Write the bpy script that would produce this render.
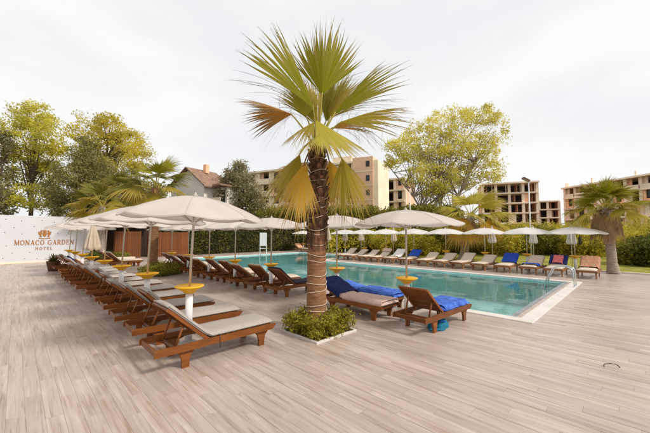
import bpy, math, random
import numpy as np
from mathutils import Vector, Matrix, noise as mnoise

for o in list(bpy.data.objects):
    bpy.data.objects.remove(o)
scene = bpy.context.scene
col = scene.collection
R = math.radians
random.seed(7)
rng = np.random.default_rng(11)

# ------------------------------------------------------------------ camera
HC, FPX, PITCH, YAW = 1.95, 312.0, 3.2, -44.7
cam_d = bpy.data.cameras.new('camera')
cam = bpy.data.objects.new('camera', cam_d)
col.objects.link(cam)
cam_d.sensor_width = 36.0
cam_d.lens = 36.0 * FPX / 650.0
cam_d.clip_start = 0.05
cam_d.clip_end = 3000
cam.location = (0, 0, HC)
cam.rotation_euler = (R(90 + PITCH), 0, R(YAW))
scene.camera = cam

# ------------------------------------------------------------------ sky, sun, exposure
SUN_EL, SUN_AZ = 44.0, -72.0      # azimuth of the sun, degrees counter-clockwise from +X
world = bpy.data.worlds.new('World')
scene.world = world
world.use_nodes = True
wn, wl = world.node_tree.nodes, world.node_tree.links
wn.clear()
w_out = wn.new('ShaderNodeOutputWorld')
w_bg = wn.new('ShaderNodeBackground')
w_sky = wn.new('ShaderNodeTexSky')
w_sky.sky_type = 'NISHITA'
w_sky.sun_disc = False
w_sky.sun_elevation = R(SUN_EL)
w_sky.sun_rotation = R(90 - SUN_AZ)
w_sky.air_density = 1.0
w_sky.dust_density = 3.0
w_bg.inputs['Strength'].default_value = 0.10
# a closed cloud deck laid over the clear sky
w_tc = wn.new('ShaderNodeTexCoord')
w_map = wn.new('ShaderNodeMapping')
w_map.inputs['Scale'].default_value = (1.0, 1.0, 2.6)
w_noise = wn.new('ShaderNodeTexNoise')
w_noise.inputs['Scale'].default_value = 2.2
w_noise.inputs['Detail'].default_value = 5
w_noise.inputs['Roughness'].default_value = 0.5
w_ramp = wn.new('ShaderNodeValToRGB')
w_ramp.color_ramp.elements[0].position = 0.36
w_ramp.color_ramp.elements[0].color = (6.75, 6.74, 6.82, 1)
w_ramp.color_ramp.elements[1].position = 0.60
w_ramp.color_ramp.elements[1].color = (7.6, 7.45, 7.38, 1)
w_mix = wn.new('ShaderNodeMixRGB')
w_mix.inputs['Fac'].default_value = 0.9
wl.new(w_tc.outputs['Generated'], w_map.inputs['Vector'])
wl.new(w_map.outputs['Vector'], w_noise.inputs['Vector'])
wl.new(w_noise.outputs['Fac'], w_ramp.inputs['Fac'])
wl.new(w_sky.outputs['Color'], w_mix.inputs['Color1'])
wl.new(w_ramp.outputs['Color'], w_mix.inputs['Color2'])
wl.new(w_mix.outputs['Color'], w_bg.inputs['Color'])
wl.new(w_bg.outputs['Background'], w_out.inputs['Surface'])

sun_d = bpy.data.lights.new('sun', 'SUN')
sun_d.energy = 2.2
sun_d.angle = R(9)
sun_d.color = (1.0, 0.945, 0.88)
sun = bpy.data.objects.new('sun', sun_d)
col.objects.link(sun)
sv = Vector((math.cos(R(SUN_EL)) * math.cos(R(SUN_AZ)), math.cos(R(SUN_EL)) * math.sin(R(SUN_AZ)), math.sin(R(SUN_EL))))
sun.rotation_euler = sv.to_track_quat('Z', 'Y').to_euler()
sun.location = sv * 60

scene.render.engine = 'CYCLES'
scene.view_settings.view_transform = 'Standard'
scene.view_settings.look = 'None'
scene.view_settings.exposure = 0.48
scene.view_settings.gamma = 1.0
scene.view_settings.use_curve_mapping = False
scene.cycles.max_bounces = 8
scene.cycles.transparent_max_bounces = 12

# ------------------------------------------------------------------ pixel helpers (photo is 650 x 433)
_th, _yw = R(PITCH), R(90 + YAW)
FH = Vector((math.cos(_yw), math.sin(_yw), 0))       # horizontal forward
RT = Vector((math.sin(_yw), -math.cos(_yw), 0))      # right
UP = Vector((0, 0, 1))

def ray(px, py):
    a, w = px - 325.0, 216.5 - py
    return RT * a + FH * (FPX * math.cos(_th) - w * math.sin(_th)) + UP * (w * math.cos(_th) + FPX * math.sin(_th))

def at(px, py, d):
    """point on the pixel's ray at horizontal distance d along the view direction"""
    r = ray(px, py)
    return Vector((0, 0, HC)) + r * (d / r.dot(FH))

def ground(px, py, z=0.0):
    r = ray(px, py)
    return Vector((0, 0, HC)) + r * ((z - HC) / r.z)

def camvec(r, u, t):
    """vector given as right, up, toward the viewer"""
    return (RT * r + UP * u - FH * t).normalized()

# ------------------------------------------------------------------ materials
MATS = {}

def new_mat(name):
    m = bpy.data.materials.new(name)
    m.use_nodes = True
    nt = m.node_tree
    nt.nodes.clear()
    out = nt.nodes.new('ShaderNodeOutputMaterial')
    MATS[name] = m
    return m, nt, nt.nodes, nt.links, out

def simple(name, color, rough=0.6, var=0.12, scale=6.0, bump=0.0, metallic=0.0, stretch=None, coat=0.0, dark=None, trans=0.0, spec=0.25, coords='Object', island=0.0):
    """principled material whose colour wanders with noise; stretch = (sx,sy,sz) for grain"""
    m, nt, N, L, out = new_mat(name)
    b = N.new('ShaderNodeBsdfPrincipled')
    b.inputs['Roughness'].default_value = rough
    b.inputs['Metallic'].default_value = metallic
    b.inputs['Coat Weight'].default_value = coat
    b.inputs['Specular IOR Level'].default_value = spec
    tc = N.new('ShaderNodeTexCoord')
    mp = N.new('ShaderNodeMapping')
    if stretch: mp.inputs['Scale'].default_value = stretch
    nz = N.new('ShaderNodeTexNoise')
    nz.inputs['Scale'].default_value = scale
    nz.inputs['Detail'].default_value = 6
    L.new(tc.outputs[coords], mp.inputs['Vector'])
    L.new(mp.outputs['Vector'], nz.inputs['Vector'])
    rp = N.new('ShaderNodeValToRGB')
    c = Vector(color)
    lo = Vector(dark) if dark else c * (1 - var)
    hi = c * (1 + var)
    rp.color_ramp.elements[0].position = 0.3
    rp.color_ramp.elements[0].color = (*lo, 1)
    rp.color_ramp.elements[1].position = 0.7
    rp.color_ramp.elements[1].color = (*hi, 1)
    L.new(nz.outputs['Fac'], rp.inputs['Fac'])
    colr = rp.outputs['Color']
    oi = N.new('ShaderNodeObjectInfo')
    hs = N.new('ShaderNodeHueSaturation')
    mr = N.new('ShaderNodeMapRange')
    mr.inputs['To Min'].default_value = 1 - var * 0.7
    mr.inputs['To Max'].default_value = 1 + var * 0.7
    if island:
        geo = N.new('ShaderNodeNewGeometry')
        L.new(geo.outputs['Random Per Island'], mr.inputs['Value'])
        mr.inputs['To Min'].default_value = 1 - island
        mr.inputs['To Max'].default_value = 1 + island
    else:
        L.new(oi.outputs['Random'], mr.inputs['Value'])
    L.new(mr.outputs['Result'], hs.inputs['Value'])
    L.new(colr, hs.inputs['Color'])
    L.new(hs.outputs['Color'], b.inputs['Base Color'])
    if bump:
        bp = N.new('ShaderNodeBump')
        bp.inputs['Strength'].default_value = bump
        bp.inputs['Distance'].default_value = 0.02
        nz2 = N.new('ShaderNodeTexNoise')
        nz2.inputs['Scale'].default_value = scale * 4
        nz2.inputs['Detail'].default_value = 4
        L.new(mp.outputs['Vector'], nz2.inputs['Vector'])
        L.new(nz2.outputs['Fac'], bp.inputs['Height'])
        L.new(bp.outputs['Normal'], b.inputs['Normal'])
    if trans:
        tl = N.new('ShaderNodeBsdfTranslucent')
        L.new(hs.outputs['Color'], tl.inputs['Color'])
        mx = N.new('ShaderNodeMixShader')
        mx.inputs['Fac'].default_value = trans
        L.new(b.outputs['BSDF'], mx.inputs[1])
        L.new(tl.outputs['BSDF'], mx.inputs[2])
        L.new(mx.outputs['Shader'], out.inputs['Surface'])
    else:
        L.new(b.outputs['BSDF'], out.inputs['Surface'])
    return m

def leaf_mat(name, c1, c2, trans=0.4, scale=0.35):
    """foliage: colour from c1 to c2 per leaf and per clump"""
    m, nt, N, L, out = new_mat(name)
    geo = N.new('ShaderNodeNewGeometry')
    nz = N.new('ShaderNodeTexNoise')
    nz.inputs['Scale'].default_value = scale
    nz.inputs['Detail'].default_value = 3
    L.new(geo.outputs['Position'], nz.inputs['Vector'])
    ad = N.new('ShaderNodeMath'); ad.operation = 'MULTIPLY_ADD'
    ad.inputs[1].default_value = 0.45
    L.new(geo.outputs['Random Per Island'], ad.inputs[0])
    sc = N.new('ShaderNodeMath'); sc.operation = 'MULTIPLY_ADD'
    sc.inputs[1].default_value = 2.2
    sc.inputs[2].default_value = -0.82
    L.new(nz.outputs['Fac'], sc.inputs[0])
    L.new(sc.outputs[0], ad.inputs[2])
    rp = N.new('ShaderNodeValToRGB')
    rp.color_ramp.elements[0].color = (*c1, 1)
    rp.color_ramp.elements[1].color = (*c2, 1)
    L.new(ad.outputs[0], rp.inputs['Fac'])
    b = N.new('ShaderNodeBsdfPrincipled')
    b.inputs['Roughness'].default_value = 0.55
    b.inputs['Specular IOR Level'].default_value = 0.15
    L.new(rp.outputs['Color'], b.inputs['Base Color'])
    tl = N.new('ShaderNodeBsdfTranslucent')
    L.new(rp.outputs['Color'], tl.inputs['Color'])
    mx = N.new('ShaderNodeMixShader')
    mx.inputs['Fac'].default_value = trans
    L.new(b.outputs['BSDF'], mx.inputs[1])
    L.new(tl.outputs['BSDF'], mx.inputs[2])
    L.new(mx.outputs['Shader'], out.inputs['Surface'])
    return m

TW, TL = 0.15, 1.20     # deck tile width (across X) and length (along Y)

def deck_material():
    m, nt, N, L, out = new_mat('deck')
    def math_(op, a, b=None, c=None):
        n = N.new('ShaderNodeMath'); n.operation = op
        for i, v in enumerate((a, b, c)):
            if v is None: continue
            if isinstance(v, (int, float)): n.inputs[i].default_value = v
            else: L.new(v, n.inputs[i])
        return n.outputs[0]
    geo = N.new('ShaderNodeNewGeometry')
    sep = N.new('ShaderNodeSeparateXYZ')
    L.new(geo.outputs['Position'], sep.inputs['Vector'])
    X, Y = sep.outputs['X'], sep.outputs['Y']
    xs = math_('DIVIDE', X, TW)
    row = math_('FLOOR', xs)
    off = math_('MULTIPLY', math_('FRACT', math_('MULTIPLY', math_('ADD', row, 500.0), 0.618034)), TL)
    ys = math_('DIVIDE', math_('ADD', Y, off), TL)
    cl = math_('FLOOR', ys)
    cmb = N.new('ShaderNodeCombineXYZ')
    L.new(row, cmb.inputs[0]); L.new(cl, cmb.inputs[1])
    wn_ = N.new('ShaderNodeTexWhiteNoise'); wn_.noise_dimensions = '3D'
    L.new(cmb.outputs[0], wn_.inputs['Vector'])
    rnd = wn_.outputs['Value']
    # grain along the tile, shifted for each tile
    shift = math_('MULTIPLY', rnd, 37.0)
    g = N.new('ShaderNodeCombineXYZ')
    L.new(math_('MULTIPLY_ADD', X, 9.0, shift), g.inputs[0])
    L.new(math_('MULTIPLY_ADD', Y, 0.55, shift), g.inputs[1])
    L.new(shift, g.inputs[2])
    n1 = N.new('ShaderNodeTexNoise')
    n1.inputs['Scale'].default_value = 1.6; n1.inputs['Detail'].default_value = 7; n1.inputs['Roughness'].default_value = 0.62
    n1.inputs['Distortion'].default_value = 0.5
    L.new(g.outputs[0], n1.inputs['Vector'])
    r1 = N.new('ShaderNodeValToRGB')
    e = r1.color_ramp.elements
    e[0].position = 0.30; e[0].color = (0.30, 0.205, 0.150, 1)
    e[1].position = 0.74; e[1].color = (0.565, 0.472, 0.412, 1)
    k = e.new(0.43); k.color = (0.410, 0.318, 0.262, 1)
    k = e.new(0.58); k.color = (0.472, 0.378, 0.320, 1)
    L.new(n1.outputs['Fac'], r1.inputs['Fac'])
    # sharp dark veins
    g3 = N.new('ShaderNodeCombineXYZ')
    L.new(math_('MULTIPLY_ADD', X, 26.0, shift), g3.inputs[0])
    L.new(math_('MULTIPLY_ADD', Y, 0.8, shift), g3.inputs[1])
    L.new(shift, g3.inputs[2])
    n3 = N.new('ShaderNodeTexNoise'); n3.inputs['Scale'].default_value = 1.5; n3.inputs['Detail'].default_value = 4; n3.inputs['Distortion'].default_value = 0.8
    L.new(g3.outputs[0], n3.inputs['Vector'])
    vr = N.new('ShaderNodeMapRange'); vr.inputs['From Min'].default_value = 0.61; vr.inputs['From Max'].default_value = 0.68
    vr.inputs['To Min'].default_value = 0.0; vr.inputs['To Max'].default_value = 0.45
    L.new(n3.outputs['Fac'], vr.inputs['Value'])
    vm = N.new('ShaderNodeMixRGB'); vm.inputs['Color2'].default_value = (0.19, 0.115, 0.077, 1)
    L.new(vr.outputs['Result'], vm.inputs['Fac']); L.new(r1.outputs['Color'], vm.inputs['Color1'])
    # tile-to-tile tone
    hs = N.new('ShaderNodeHueSaturation')
    L.new(vm.outputs['Color'], hs.inputs['Color'])
    mr = N.new('ShaderNodeMapRange'); mr.inputs['To Min'].default_value = 0.91; mr.inputs['To Max'].default_value = 1.08
    L.new(rnd, mr.inputs['Value'])
    L.new(mr.outputs['Result'], hs.inputs['Value'])
    # broad worn and damp patches
    n2 = N.new('ShaderNodeTexNoise'); n2.inputs['Scale'].default_value = 0.55; n2.inputs['Detail'].default_value = 4
    L.new(geo.outputs['Position'], n2.inputs['Vector'])
    mr2 = N.new('ShaderNodeMapRange'); mr2.inputs['From Min'].default_value = 0.3; mr2.inputs['From Max'].default_value = 0.7
    mr2.inputs['To Min'].default_value = 0.88; mr2.inputs['To Max'].default_value = 1.08
    L.new(n2.outputs['Fac'], mr2.inputs['Value'])
    hs2 = N.new('ShaderNodeHueSaturation')
    L.new(hs.outputs['Color'], hs2.inputs['Color'])
    L.new(mr2.outputs['Result'], hs2.inputs['Value'])
    # joints
    fx = math_('FRACT', xs); fy = math_('FRACT', ys)
    dx = math_('MULTIPLY', math_('MINIMUM', fx, math_('SUBTRACT', 1.0, fx)), TW)
    dy = math_('MULTIPLY', math_('MINIMUM', fy, math_('SUBTRACT', 1.0, fy)), TL)
    dj = math_('MINIMUM', dx, dy)
    jm = math_('LESS_THAN', dj, 0.0008)
    mix = N.new('ShaderNodeMixRGB')
    mix.inputs['Color2'].default_value = (0.30, 0.225, 0.18, 1)
    L.new(jm, mix.inputs['Fac'])
    L.new(hs2.outputs['Color'], mix.inputs['Color1'])
    b = N.new('ShaderNodeBsdfPrincipled')
    L.new(mix.outputs['Color'], b.inputs['Base Color'])
    rr = N.new('ShaderNodeMapRange'); rr.inputs['To Min'].default_value = 0.24; rr.inputs['To Max'].default_value = 0.46
    L.new(n2.outputs['Fac'], rr.inputs['Value'])
    L.new(rr.outputs['Result'], b.inputs['Roughness'])
    bp = N.new('ShaderNodeBump'); bp.inputs['Strength'].default_value = 0.12; bp.inputs['Distance'].default_value = 0.004
    L.new(n1.outputs['Fac'], bp.inputs['Height'])
    L.new(bp.outputs['Normal'], b.inputs['Normal'])
    L.new(b.outputs['BSDF'], out.inputs['Surface'])

def water_material():
    m, nt, N, L, out = new_mat('water')
    tc = N.new('ShaderNodeNewGeometry')
    mp = N.new('ShaderNodeMapping'); mp.inputs['Scale'].default_value = (1.0, 0.7, 1.0)
    L.new(tc.outputs['Position'], mp.inputs['Vector'])
    n1 = N.new('ShaderNodeTexNoise'); n1.inputs['Scale'].default_value = 1.3; n1.inputs['Detail'].default_value = 4
    L.new(mp.outputs['Vector'], n1.inputs['Vector'])
    bp = N.new('ShaderNodeBump'); bp.inputs['Strength'].default_value = 0.22; bp.inputs['Distance'].default_value = 0.05
    L.new(n1.outputs['Fac'], bp.inputs['Height'])
    fr = N.new('ShaderNodeFresnel'); fr.inputs['IOR'].default_value = 1.38
    L.new(bp.outputs['Normal'], fr.inputs['Normal'])
    gl = N.new('ShaderNodeBsdfGlossy'); gl.inputs['Roughness'].default_value = 0.02
    L.new(bp.outputs['Normal'], gl.inputs['Normal'])
    tr = N.new('ShaderNodeBsdfTransparent'); tr.inputs['Color'].default_value = (0.90, 0.985, 0.975, 1)
    mx = N.new('ShaderNodeMixShader')
    L.new(fr.outputs['Fac'], mx.inputs['Fac'])
    L.new(tr.outputs['BSDF'], mx.inputs[1])
    L.new(gl.outputs['BSDF'], mx.inputs[2])
    L.new(mx.outputs['Shader'], out.inputs['Surface'])

def pool_tile_material():
    m, nt, N, L, out = new_mat('pool_tile')
    geo = N.new('ShaderNodeNewGeometry')
    nz = N.new('ShaderNodeTexNoise'); nz.inputs['Scale'].default_value = 1.1; nz.inputs['Detail'].default_value = 3
    L.new(geo.outputs['Position'], nz.inputs['Vector'])
    vo = N.new('ShaderNodeTexVoronoi'); vo.inputs['Scale'].default_value = 18; vo.distance = 'CHEBYCHEV'
    L.new(geo.outputs['Position'], vo.inputs['Vector'])
    rp = N.new('ShaderNodeValToRGB')
    rp.color_ramp.elements[0].position = 0.3; rp.color_ramp.elements[0].color = (0.34, 0.74, 0.74, 1)
    rp.color_ramp.elements[1].position = 0.7; rp.color_ramp.elements[1].color = (0.58, 0.90, 0.87, 1)
    L.new(nz.outputs['Fac'], rp.inputs['Fac'])
    mx = N.new('ShaderNodeMixRGB'); mx.blend_type = 'MULTIPLY'; mx.inputs['Fac'].default_value = 0.25
    L.new(rp.outputs['Color'], mx.inputs['Color1']); L.new(vo.outputs['Color'], mx.inputs['Color2'])
    b = N.new('ShaderNodeBsdfPrincipled'); b.inputs['Roughness'].default_value = 0.35
    L.new(mx.outputs['Color'], b.inputs['Base Color'])
    L.new(b.outputs['BSDF'], out.inputs['Surface'])

def frond_material(name, base, tip, trans=0.35):
    m, nt, N, L, out = new_mat(name)
    at_ = N.new('ShaderNodeAttribute'); at_.attribute_name = 'tip'
    geo = N.new('ShaderNodeNewGeometry')
    ad = N.new('ShaderNodeMath'); ad.operation = 'MULTIPLY_ADD'; ad.inputs[1].default_value = 0.6
    L.new(geo.outputs['Random Per Island'], ad.inputs[0]); L.new(at_.outputs['Fac'], ad.inputs[2])
    sb = N.new('ShaderNodeMath'); sb.operation = 'SUBTRACT'; sb.inputs[1].default_value = 0.26
    L.new(ad.outputs[0], sb.inputs[0])
    rp = N.new('ShaderNodeValToRGB')
    rp.color_ramp.elements[0].position = 0.25; rp.color_ramp.elements[0].color = (*base, 1)
    rp.color_ramp.elements[1].position = 0.95; rp.color_ramp.elements[1].color = (*tip, 1)
    L.new(sb.outputs[0], rp.inputs['Fac'])
    b = N.new('ShaderNodeBsdfPrincipled'); b.inputs['Roughness'].default_value = 0.5; b.inputs['Specular IOR Level'].default_value = 0.10
    L.new(rp.outputs['Color'], b.inputs['Base Color'])
    tl = N.new('ShaderNodeBsdfTranslucent')
    L.new(rp.outputs['Color'], tl.inputs['Color'])
    mx = N.new('ShaderNodeMixShader'); mx.inputs['Fac'].default_value = trans
    L.new(b.outputs['BSDF'], mx.inputs[1]); L.new(tl.outputs['BSDF'], mx.inputs[2])
    L.new(mx.outputs['Shader'], out.inputs['Surface'])

def trunk_wrap_material():
    """fibre sheets of a palm trunk: dark vertical grain, lighter rings"""
    simple('palm_bark', (0.135, 0.070, 0.038), 0.85, 0.5, 7, 0.7, stretch=(3, 3, 0.5))
    simple('palm_smooth', (0.235, 0.115, 0.055), 0.8, 0.35, 5, 0.5, stretch=(1, 1, 4))
    simple('palm_grey', (0.34, 0.27, 0.21), 0.85, 0.3, 5, 0.5, stretch=(1, 1, 4))

deck_material(); water_material(); pool_tile_material(); trunk_wrap_material()
simple('ground', (0.10, 0.095, 0.05), 0.95, 0.4, 0.8, 0.4)
simple('lawn', (0.26, 0.25, 0.035), 0.95, 0.35, 1.2, 0.4)
simple('white_wall', (0.585, 0.585, 0.60), 0.7, 0.03, 0.8, 0.06)
simple('white_paint', (0.72, 0.70, 0.68), 0.45, 0.04, 3)
simple('coping', (0.62, 0.57, 0.52), 0.55, 0.10, 3, 0.1)
simple('grate', (0.36, 0.37, 0.37), 0.5, 0.25, 8)
simple('teak', (0.185, 0.058, 0.011), 0.42, 0.34, 5, 0.12, stretch=(0.7, 9, 9), coat=0.03)
simple('teak_cross', (0.16, 0.050, 0.010), 0.42, 0.34, 5, 0.12, stretch=(9, 0.7, 9), coat=0.03)
simple('teak_pale', (0.27, 0.125, 0.05), 0.55, 0.25, 5, 0.12, stretch=(0.7, 9, 9))
simple('mattress', (0.40, 0.355, 0.315), 0.9, 0.10, 30, 0.15)
simple('mattress_dark', (0.035, 0.03, 0.045), 0.9, 0.25, 30, 0.15)
simple('mattress_cream', (0.55, 0.45, 0.35), 0.9, 0.10, 20, 0.1)
simple('strap', (0.05, 0.04, 0.04), 0.8, 0.1)
simple('piping', (0.20, 0.175, 0.155), 0.8, 0.1)
simple('canopy', (0.64, 0.575, 0.52), 0.85, 0.05, 2.5, 0.22, trans=0.3)
simple('canopy_white', (0.72, 0.69, 0.65), 0.85, 0.05, 2.5, 0.22, trans=0.3)
simple('canopy_beige', (0.66, 0.55, 0.42), 0.85, 0.08, 4, 0.05, trans=0.2)
simple('pole', (0.56, 0.50, 0.42), 0.4, 0.06, 4, metallic=0.3)
simple('yellow_plastic', (0.90, 0.48, 0.012), 0.38, 0.07, 3)
simple('orange_plastic', (0.70, 0.26, 0.025), 0.38, 0.10, 3)
simple('steel', (0.62, 0.62, 0.62), 0.18, 0.03, 3, metallic=1.0)
simple('black_metal', (0.02, 0.018, 0.018), 0.45, 0.2, 3)
simple('blue_cloth', (0.018, 0.065, 0.40), 0.92, 0.22, 9, 0.35)
simple('pale_blue_cloth', (0.06, 0.14, 0.46), 0.92, 0.35, 7, 0.35, dark=(0.03, 0.07, 0.33))
simple('navy_cloth', (0.012, 0.02, 0.10), 0.92, 0.22, 9, 0.35)
simple('pink_cloth', (0.62, 0.45, 0.38), 0.92, 0.12, 9, 0.3)
simple('rose_cloth', (0.62, 0.16, 0.16), 0.92, 0.2, 9, 0.3)
simple('red_cloth', (0.55, 0.05, 0.06), 0.92, 0.2, 9, 0.3)
simple('orange_cloth', (0.46, 0.19, 0.09), 0.92, 0.75, 7, 0.3, dark=(0.62, 0.42, 0.28))
simple('white_cloth', (0.74, 0.70, 0.66), 0.92, 0.1, 9, 0.3)
simple('teal_cloth', (0.01, 0.15, 0.23), 0.8, 0.25, 9, 0.3)
simple('yellow_cloth', (0.75, 0.42, 0.05), 0.92, 0.15, 9, 0.3)
simple('gold', (0.42, 0.185, 0.05), 0.4, 0.12, 6, metallic=0.35)
simple('stud', (0.10, 0.085, 0.08), 0.5, 0.2)
simple('soil', (0.06, 0.04, 0.025), 0.95, 0.3, 8, 0.6)
simple('fence_wood', (0.165, 0.052, 0.014), 0.6, 0.25, 4, 0.15, stretch=(8, 8, 0.6))
simple('dark_wood', (0.055, 0.030, 0.018), 0.6, 0.3, 4, 0.15, stretch=(8, 8, 0.6))
simple('wicker', (0.16, 0.075, 0.035), 0.8, 0.35, 25, 0.6)
simple('concrete', (0.86, 0.69, 0.53), 0.85, 0.14, 0.5, 0.1)
simple('brick', (0.84, 0.47, 0.28), 0.85, 0.18, 0.8, 0.1)
simple('cream_plaster', (0.86, 0.73, 0.54), 0.85, 0.1, 0.3, 0.05)
simple('salmon_plaster', (0.82, 0.54, 0.36), 0.85, 0.1, 0.3, 0.05)
simple('white_plaster', (0.80, 0.75, 0.68), 0.85, 0.08, 0.3, 0.05)
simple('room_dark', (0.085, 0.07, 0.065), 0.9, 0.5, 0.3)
simple('glass_dark', (0.05, 0.05, 0.055), 0.12, 0.3, 0.4)
simple('roof_tile', (0.27, 0.16, 0.11), 0.8, 0.25, 2, 0.3)
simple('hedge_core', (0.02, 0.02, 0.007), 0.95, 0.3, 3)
simple('bark', (0.12, 0.085, 0.06), 0.9, 0.35, 5, 0.6, stretch=(2, 2, 0.5))
simple('bark_pale', (0.30, 0.24, 0.18), 0.9, 0.3, 5, 0.5, stretch=(2, 2, 0.5))
simple('string', (0.66, 0.55, 0.42), 0.7, 0.08)
simple('petiole', (0.30, 0.25, 0.04), 0.55, 0.25, 4)
simple('petiole_brown', (0.22, 0.12, 0.045), 0.6, 0.25, 4)
simple('lamp_head', (0.14, 0.07, 0.05), 0.5, 0.2)
leaf_mat('leaf_yellow', (0.42, 0.385, 0.055), (0.82, 0.73, 0.10), 0.5, 0.30)
leaf_mat('leaf_yellow_warm', (0.40, 0.34, 0.05), (0.82, 0.68, 0.085), 0.5, 0.30)
leaf_mat('leaf_lime', (0.52, 0.46, 0.075), (0.88, 0.78, 0.16), 0.5, 0.30)
leaf_mat('leaf_dark', (0.15, 0.14, 0.045), (0.40, 0.35, 0.12), 0.4, 0.4)
leaf_mat('leaf_grey', (0.18, 0.165, 0.08), (0.42, 0.37, 0.19), 0.4, 0.4)
leaf_mat('leaf_hedge', (0.045, 0.047, 0.010), (0.165, 0.145, 0.03), 0.25, 1.2)
leaf_mat('leaf_shrub', (0.24, 0.21, 0.018), (0.66, 0.54, 0.06), 0.4, 1.0)
leaf_mat('leaf_green', (0.085, 0.095, 0.013), (0.33, 0.29, 0.04), 0.35, 1.0)
leaf_mat('leaf_planter', (0.11, 0.105, 0.010), (0.46, 0.38, 0.04), 0.35, 5.0)
leaf_mat('leaf_deep', (0.04, 0.052, 0.010), (0.17, 0.165, 0.03), 0.3, 1.0)
frond_material('frond_green', (0.215, 0.215, 0.002), (0.34, 0.27, 0.05))
frond_material('frond_pale', (0.42, 0.36, 0.035), (0.50, 0.40, 0.10))
frond_material('frond_yellow', (0.58, 0.33, 0.025), (0.52, 0.35, 0.11))
frond_material('frond_olive', (0.30, 0.23, 0.014), (0.42, 0.31, 0.08))
frond_material('frond_brown', (0.42, 0.19, 0.025), (0.28, 0.20, 0.10))
frond_material('frond_dead', (0.30, 0.18, 0.08), (0.38, 0.25, 0.13), 0.15)
frond_material('frond_deep', (0.12, 0.125, 0.012), (0.28, 0.23, 0.055))

# ------------------------------------------------------------------ mesh helpers
class MB:
    def __init__(self):
        self.v, self.f, self.smooth, self.mi = [], [], [], []
    def add(self, verts, faces, smooth=False):
        n = len(self.v)
        self.v += [tuple(p) for p in verts]
        self.f += [tuple(i + n for i in f) for f in faces]
        self.smooth += [smooth] * len(faces)
        return self
    def box(self, x0, x1, y0, y1, z0, z1):
        vs = [(x0,y0,z0),(x1,y0,z0),(x1,y1,z0),(x0,y1,z0),(x0,y0,z1),(x1,y0,z1),(x1,y1,z1),(x0,y1,z1)]
        return self.add(vs, [(0,3,2,1),(4,5,6,7),(0,1,5,4),(1,2,6,5),(2,3,7,6),(3,0,4,7)])
    def bbox(self, x0, x1, y0, y1, z0, z1, c=0.004):
        """box whose edges are chamfered by c"""
        def ring(x0, x1, y0, y1, z):
            return [(x0+c,y0,z),(x1-c,y0,z),(x1,y0+c,z),(x1,y1-c,z),(x1-c,y1,z),(x0+c,y1,z),(x0,y1-c,z),(x0,y0+c,z)]
        rings = [ring(x0+c,x1-c,y0+c,y1-c,z0), ring(x0,x1,y0,y1,z0+c), ring(x0,x1,y0,y1,z1-c), ring(x0+c,x1-c,y0+c,y1-c,z1)]
        vs = sum(rings, [])
        fs = [tuple(reversed(range(8))), tuple(range(24, 32))]
        for r in range(3):
            for i in range(8):
                j = (i + 1) % 8
                fs.append((r*8+i, r*8+j, r*8+8+j, r*8+8+i))
        return self.add(vs, fs)
    def prism_xz(self, poly, y0, y1):
        """polygon in the XZ plane pushed from y0 to y1"""
        n = len(poly)
        vs = [(x, y0, z) for x, z in poly] + [(x, y1, z) for x, z in poly]
        fs = [tuple(range(n)), tuple(reversed(range(n, 2*n)))]
        for i in range(n):
            j = (i + 1) % n
            fs.append((j, i, n+i, n+j))
        return self.add(vs, fs)
    def tube(self, pts, rad, sides=8, caps=True, smooth=True):
        pts = [Vector(p) for p in pts]
        n = len(pts)
        if not hasattr(rad, '__len__'): rad = [rad] * n
        t0 = (pts[1] - pts[0]).normalized()
        a = Vector((0, 0, 1)) if abs(t0.z) < 0.9 else Vector((1, 0, 0))
        e1 = (a - t0 * a.dot(t0)).normalized()
        vs = []
        for i in range(n):
            t = (pts[min(i+1, n-1)] - pts[max(i-1, 0)]).normalized()
            e1 = (e1 - t * e1.dot(t)).normalized()
            e2 = t.cross(e1)
            for k in range(sides):
                q = 2 * math.pi * k / sides
                vs.append(pts[i] + (e1 * math.cos(q) + e2 * math.sin(q)) * rad[i])
        fs = []
        for i in range(n - 1):
            for k in range(sides):
                j = (k + 1) % sides
                fs.append((i*sides+k, i*sides+j, (i+1)*sides+j, (i+1)*sides+k))
        if caps:
            fs.append(tuple(reversed(range(sides))))
            fs.append(tuple(range((n-1)*sides, n*sides)))
        return self.add(vs, fs, smooth)
    def lathe(self, prof, sides=24, center=(0,0,0), smooth=True, caps=True):
        cx, cy, cz = center
        vs, fs = [], []
        for r, z in prof:
            for k in range(sides):
                q = 2 * math.pi * k / sides
                vs.append((cx + r*math.cos(q), cy + r*math.sin(q), cz + z))
        for i in range(len(prof) - 1):
            for k in range(sides):
                j = (k + 1) % sides
                fs.append((i*sides+k, i*sides+j, (i+1)*sides+j, (i+1)*sides+k))
        if caps:
            fs.append(tuple(reversed(range(sides))))
            fs.append(tuple(range((len(prof)-1)*sides, len(prof)*sides)))
        return self.add(vs, fs, smooth)
    def grid(self, fn, nu, nv, smooth=True):
        vs = [fn(i / nu, j / nv) for i in range(nu + 1) for j in range(nv + 1)]
        w = nv + 1
        fs = [(i*w+j, (i+1)*w+j, (i+1)*w+j+1, i*w+j+1) for i in range(nu) for j in range(nv)]
        return self.add(vs, fs, smooth)
    def mesh(self, name):
        me = bpy.data.meshes.new(name)
        me.from_pydata(self.v, [], self.f)
        me.polygons.foreach_set('use_smooth', self.smooth)
        me.update()
        return me
    def build(self, name, mat, parent=None, kind=None):
        return obj(name, self.mesh(name), mat, parent, kind)

def obj(name, me, mat, parent=None, kind=None):
    o = bpy.data.objects.new(name, me)
    if mat and not me.materials: me.materials.append(MATS[mat])
    col.objects.link(o)
    if parent: o.parent = parent
    if kind: o['kind'] = kind
    return o

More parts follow.
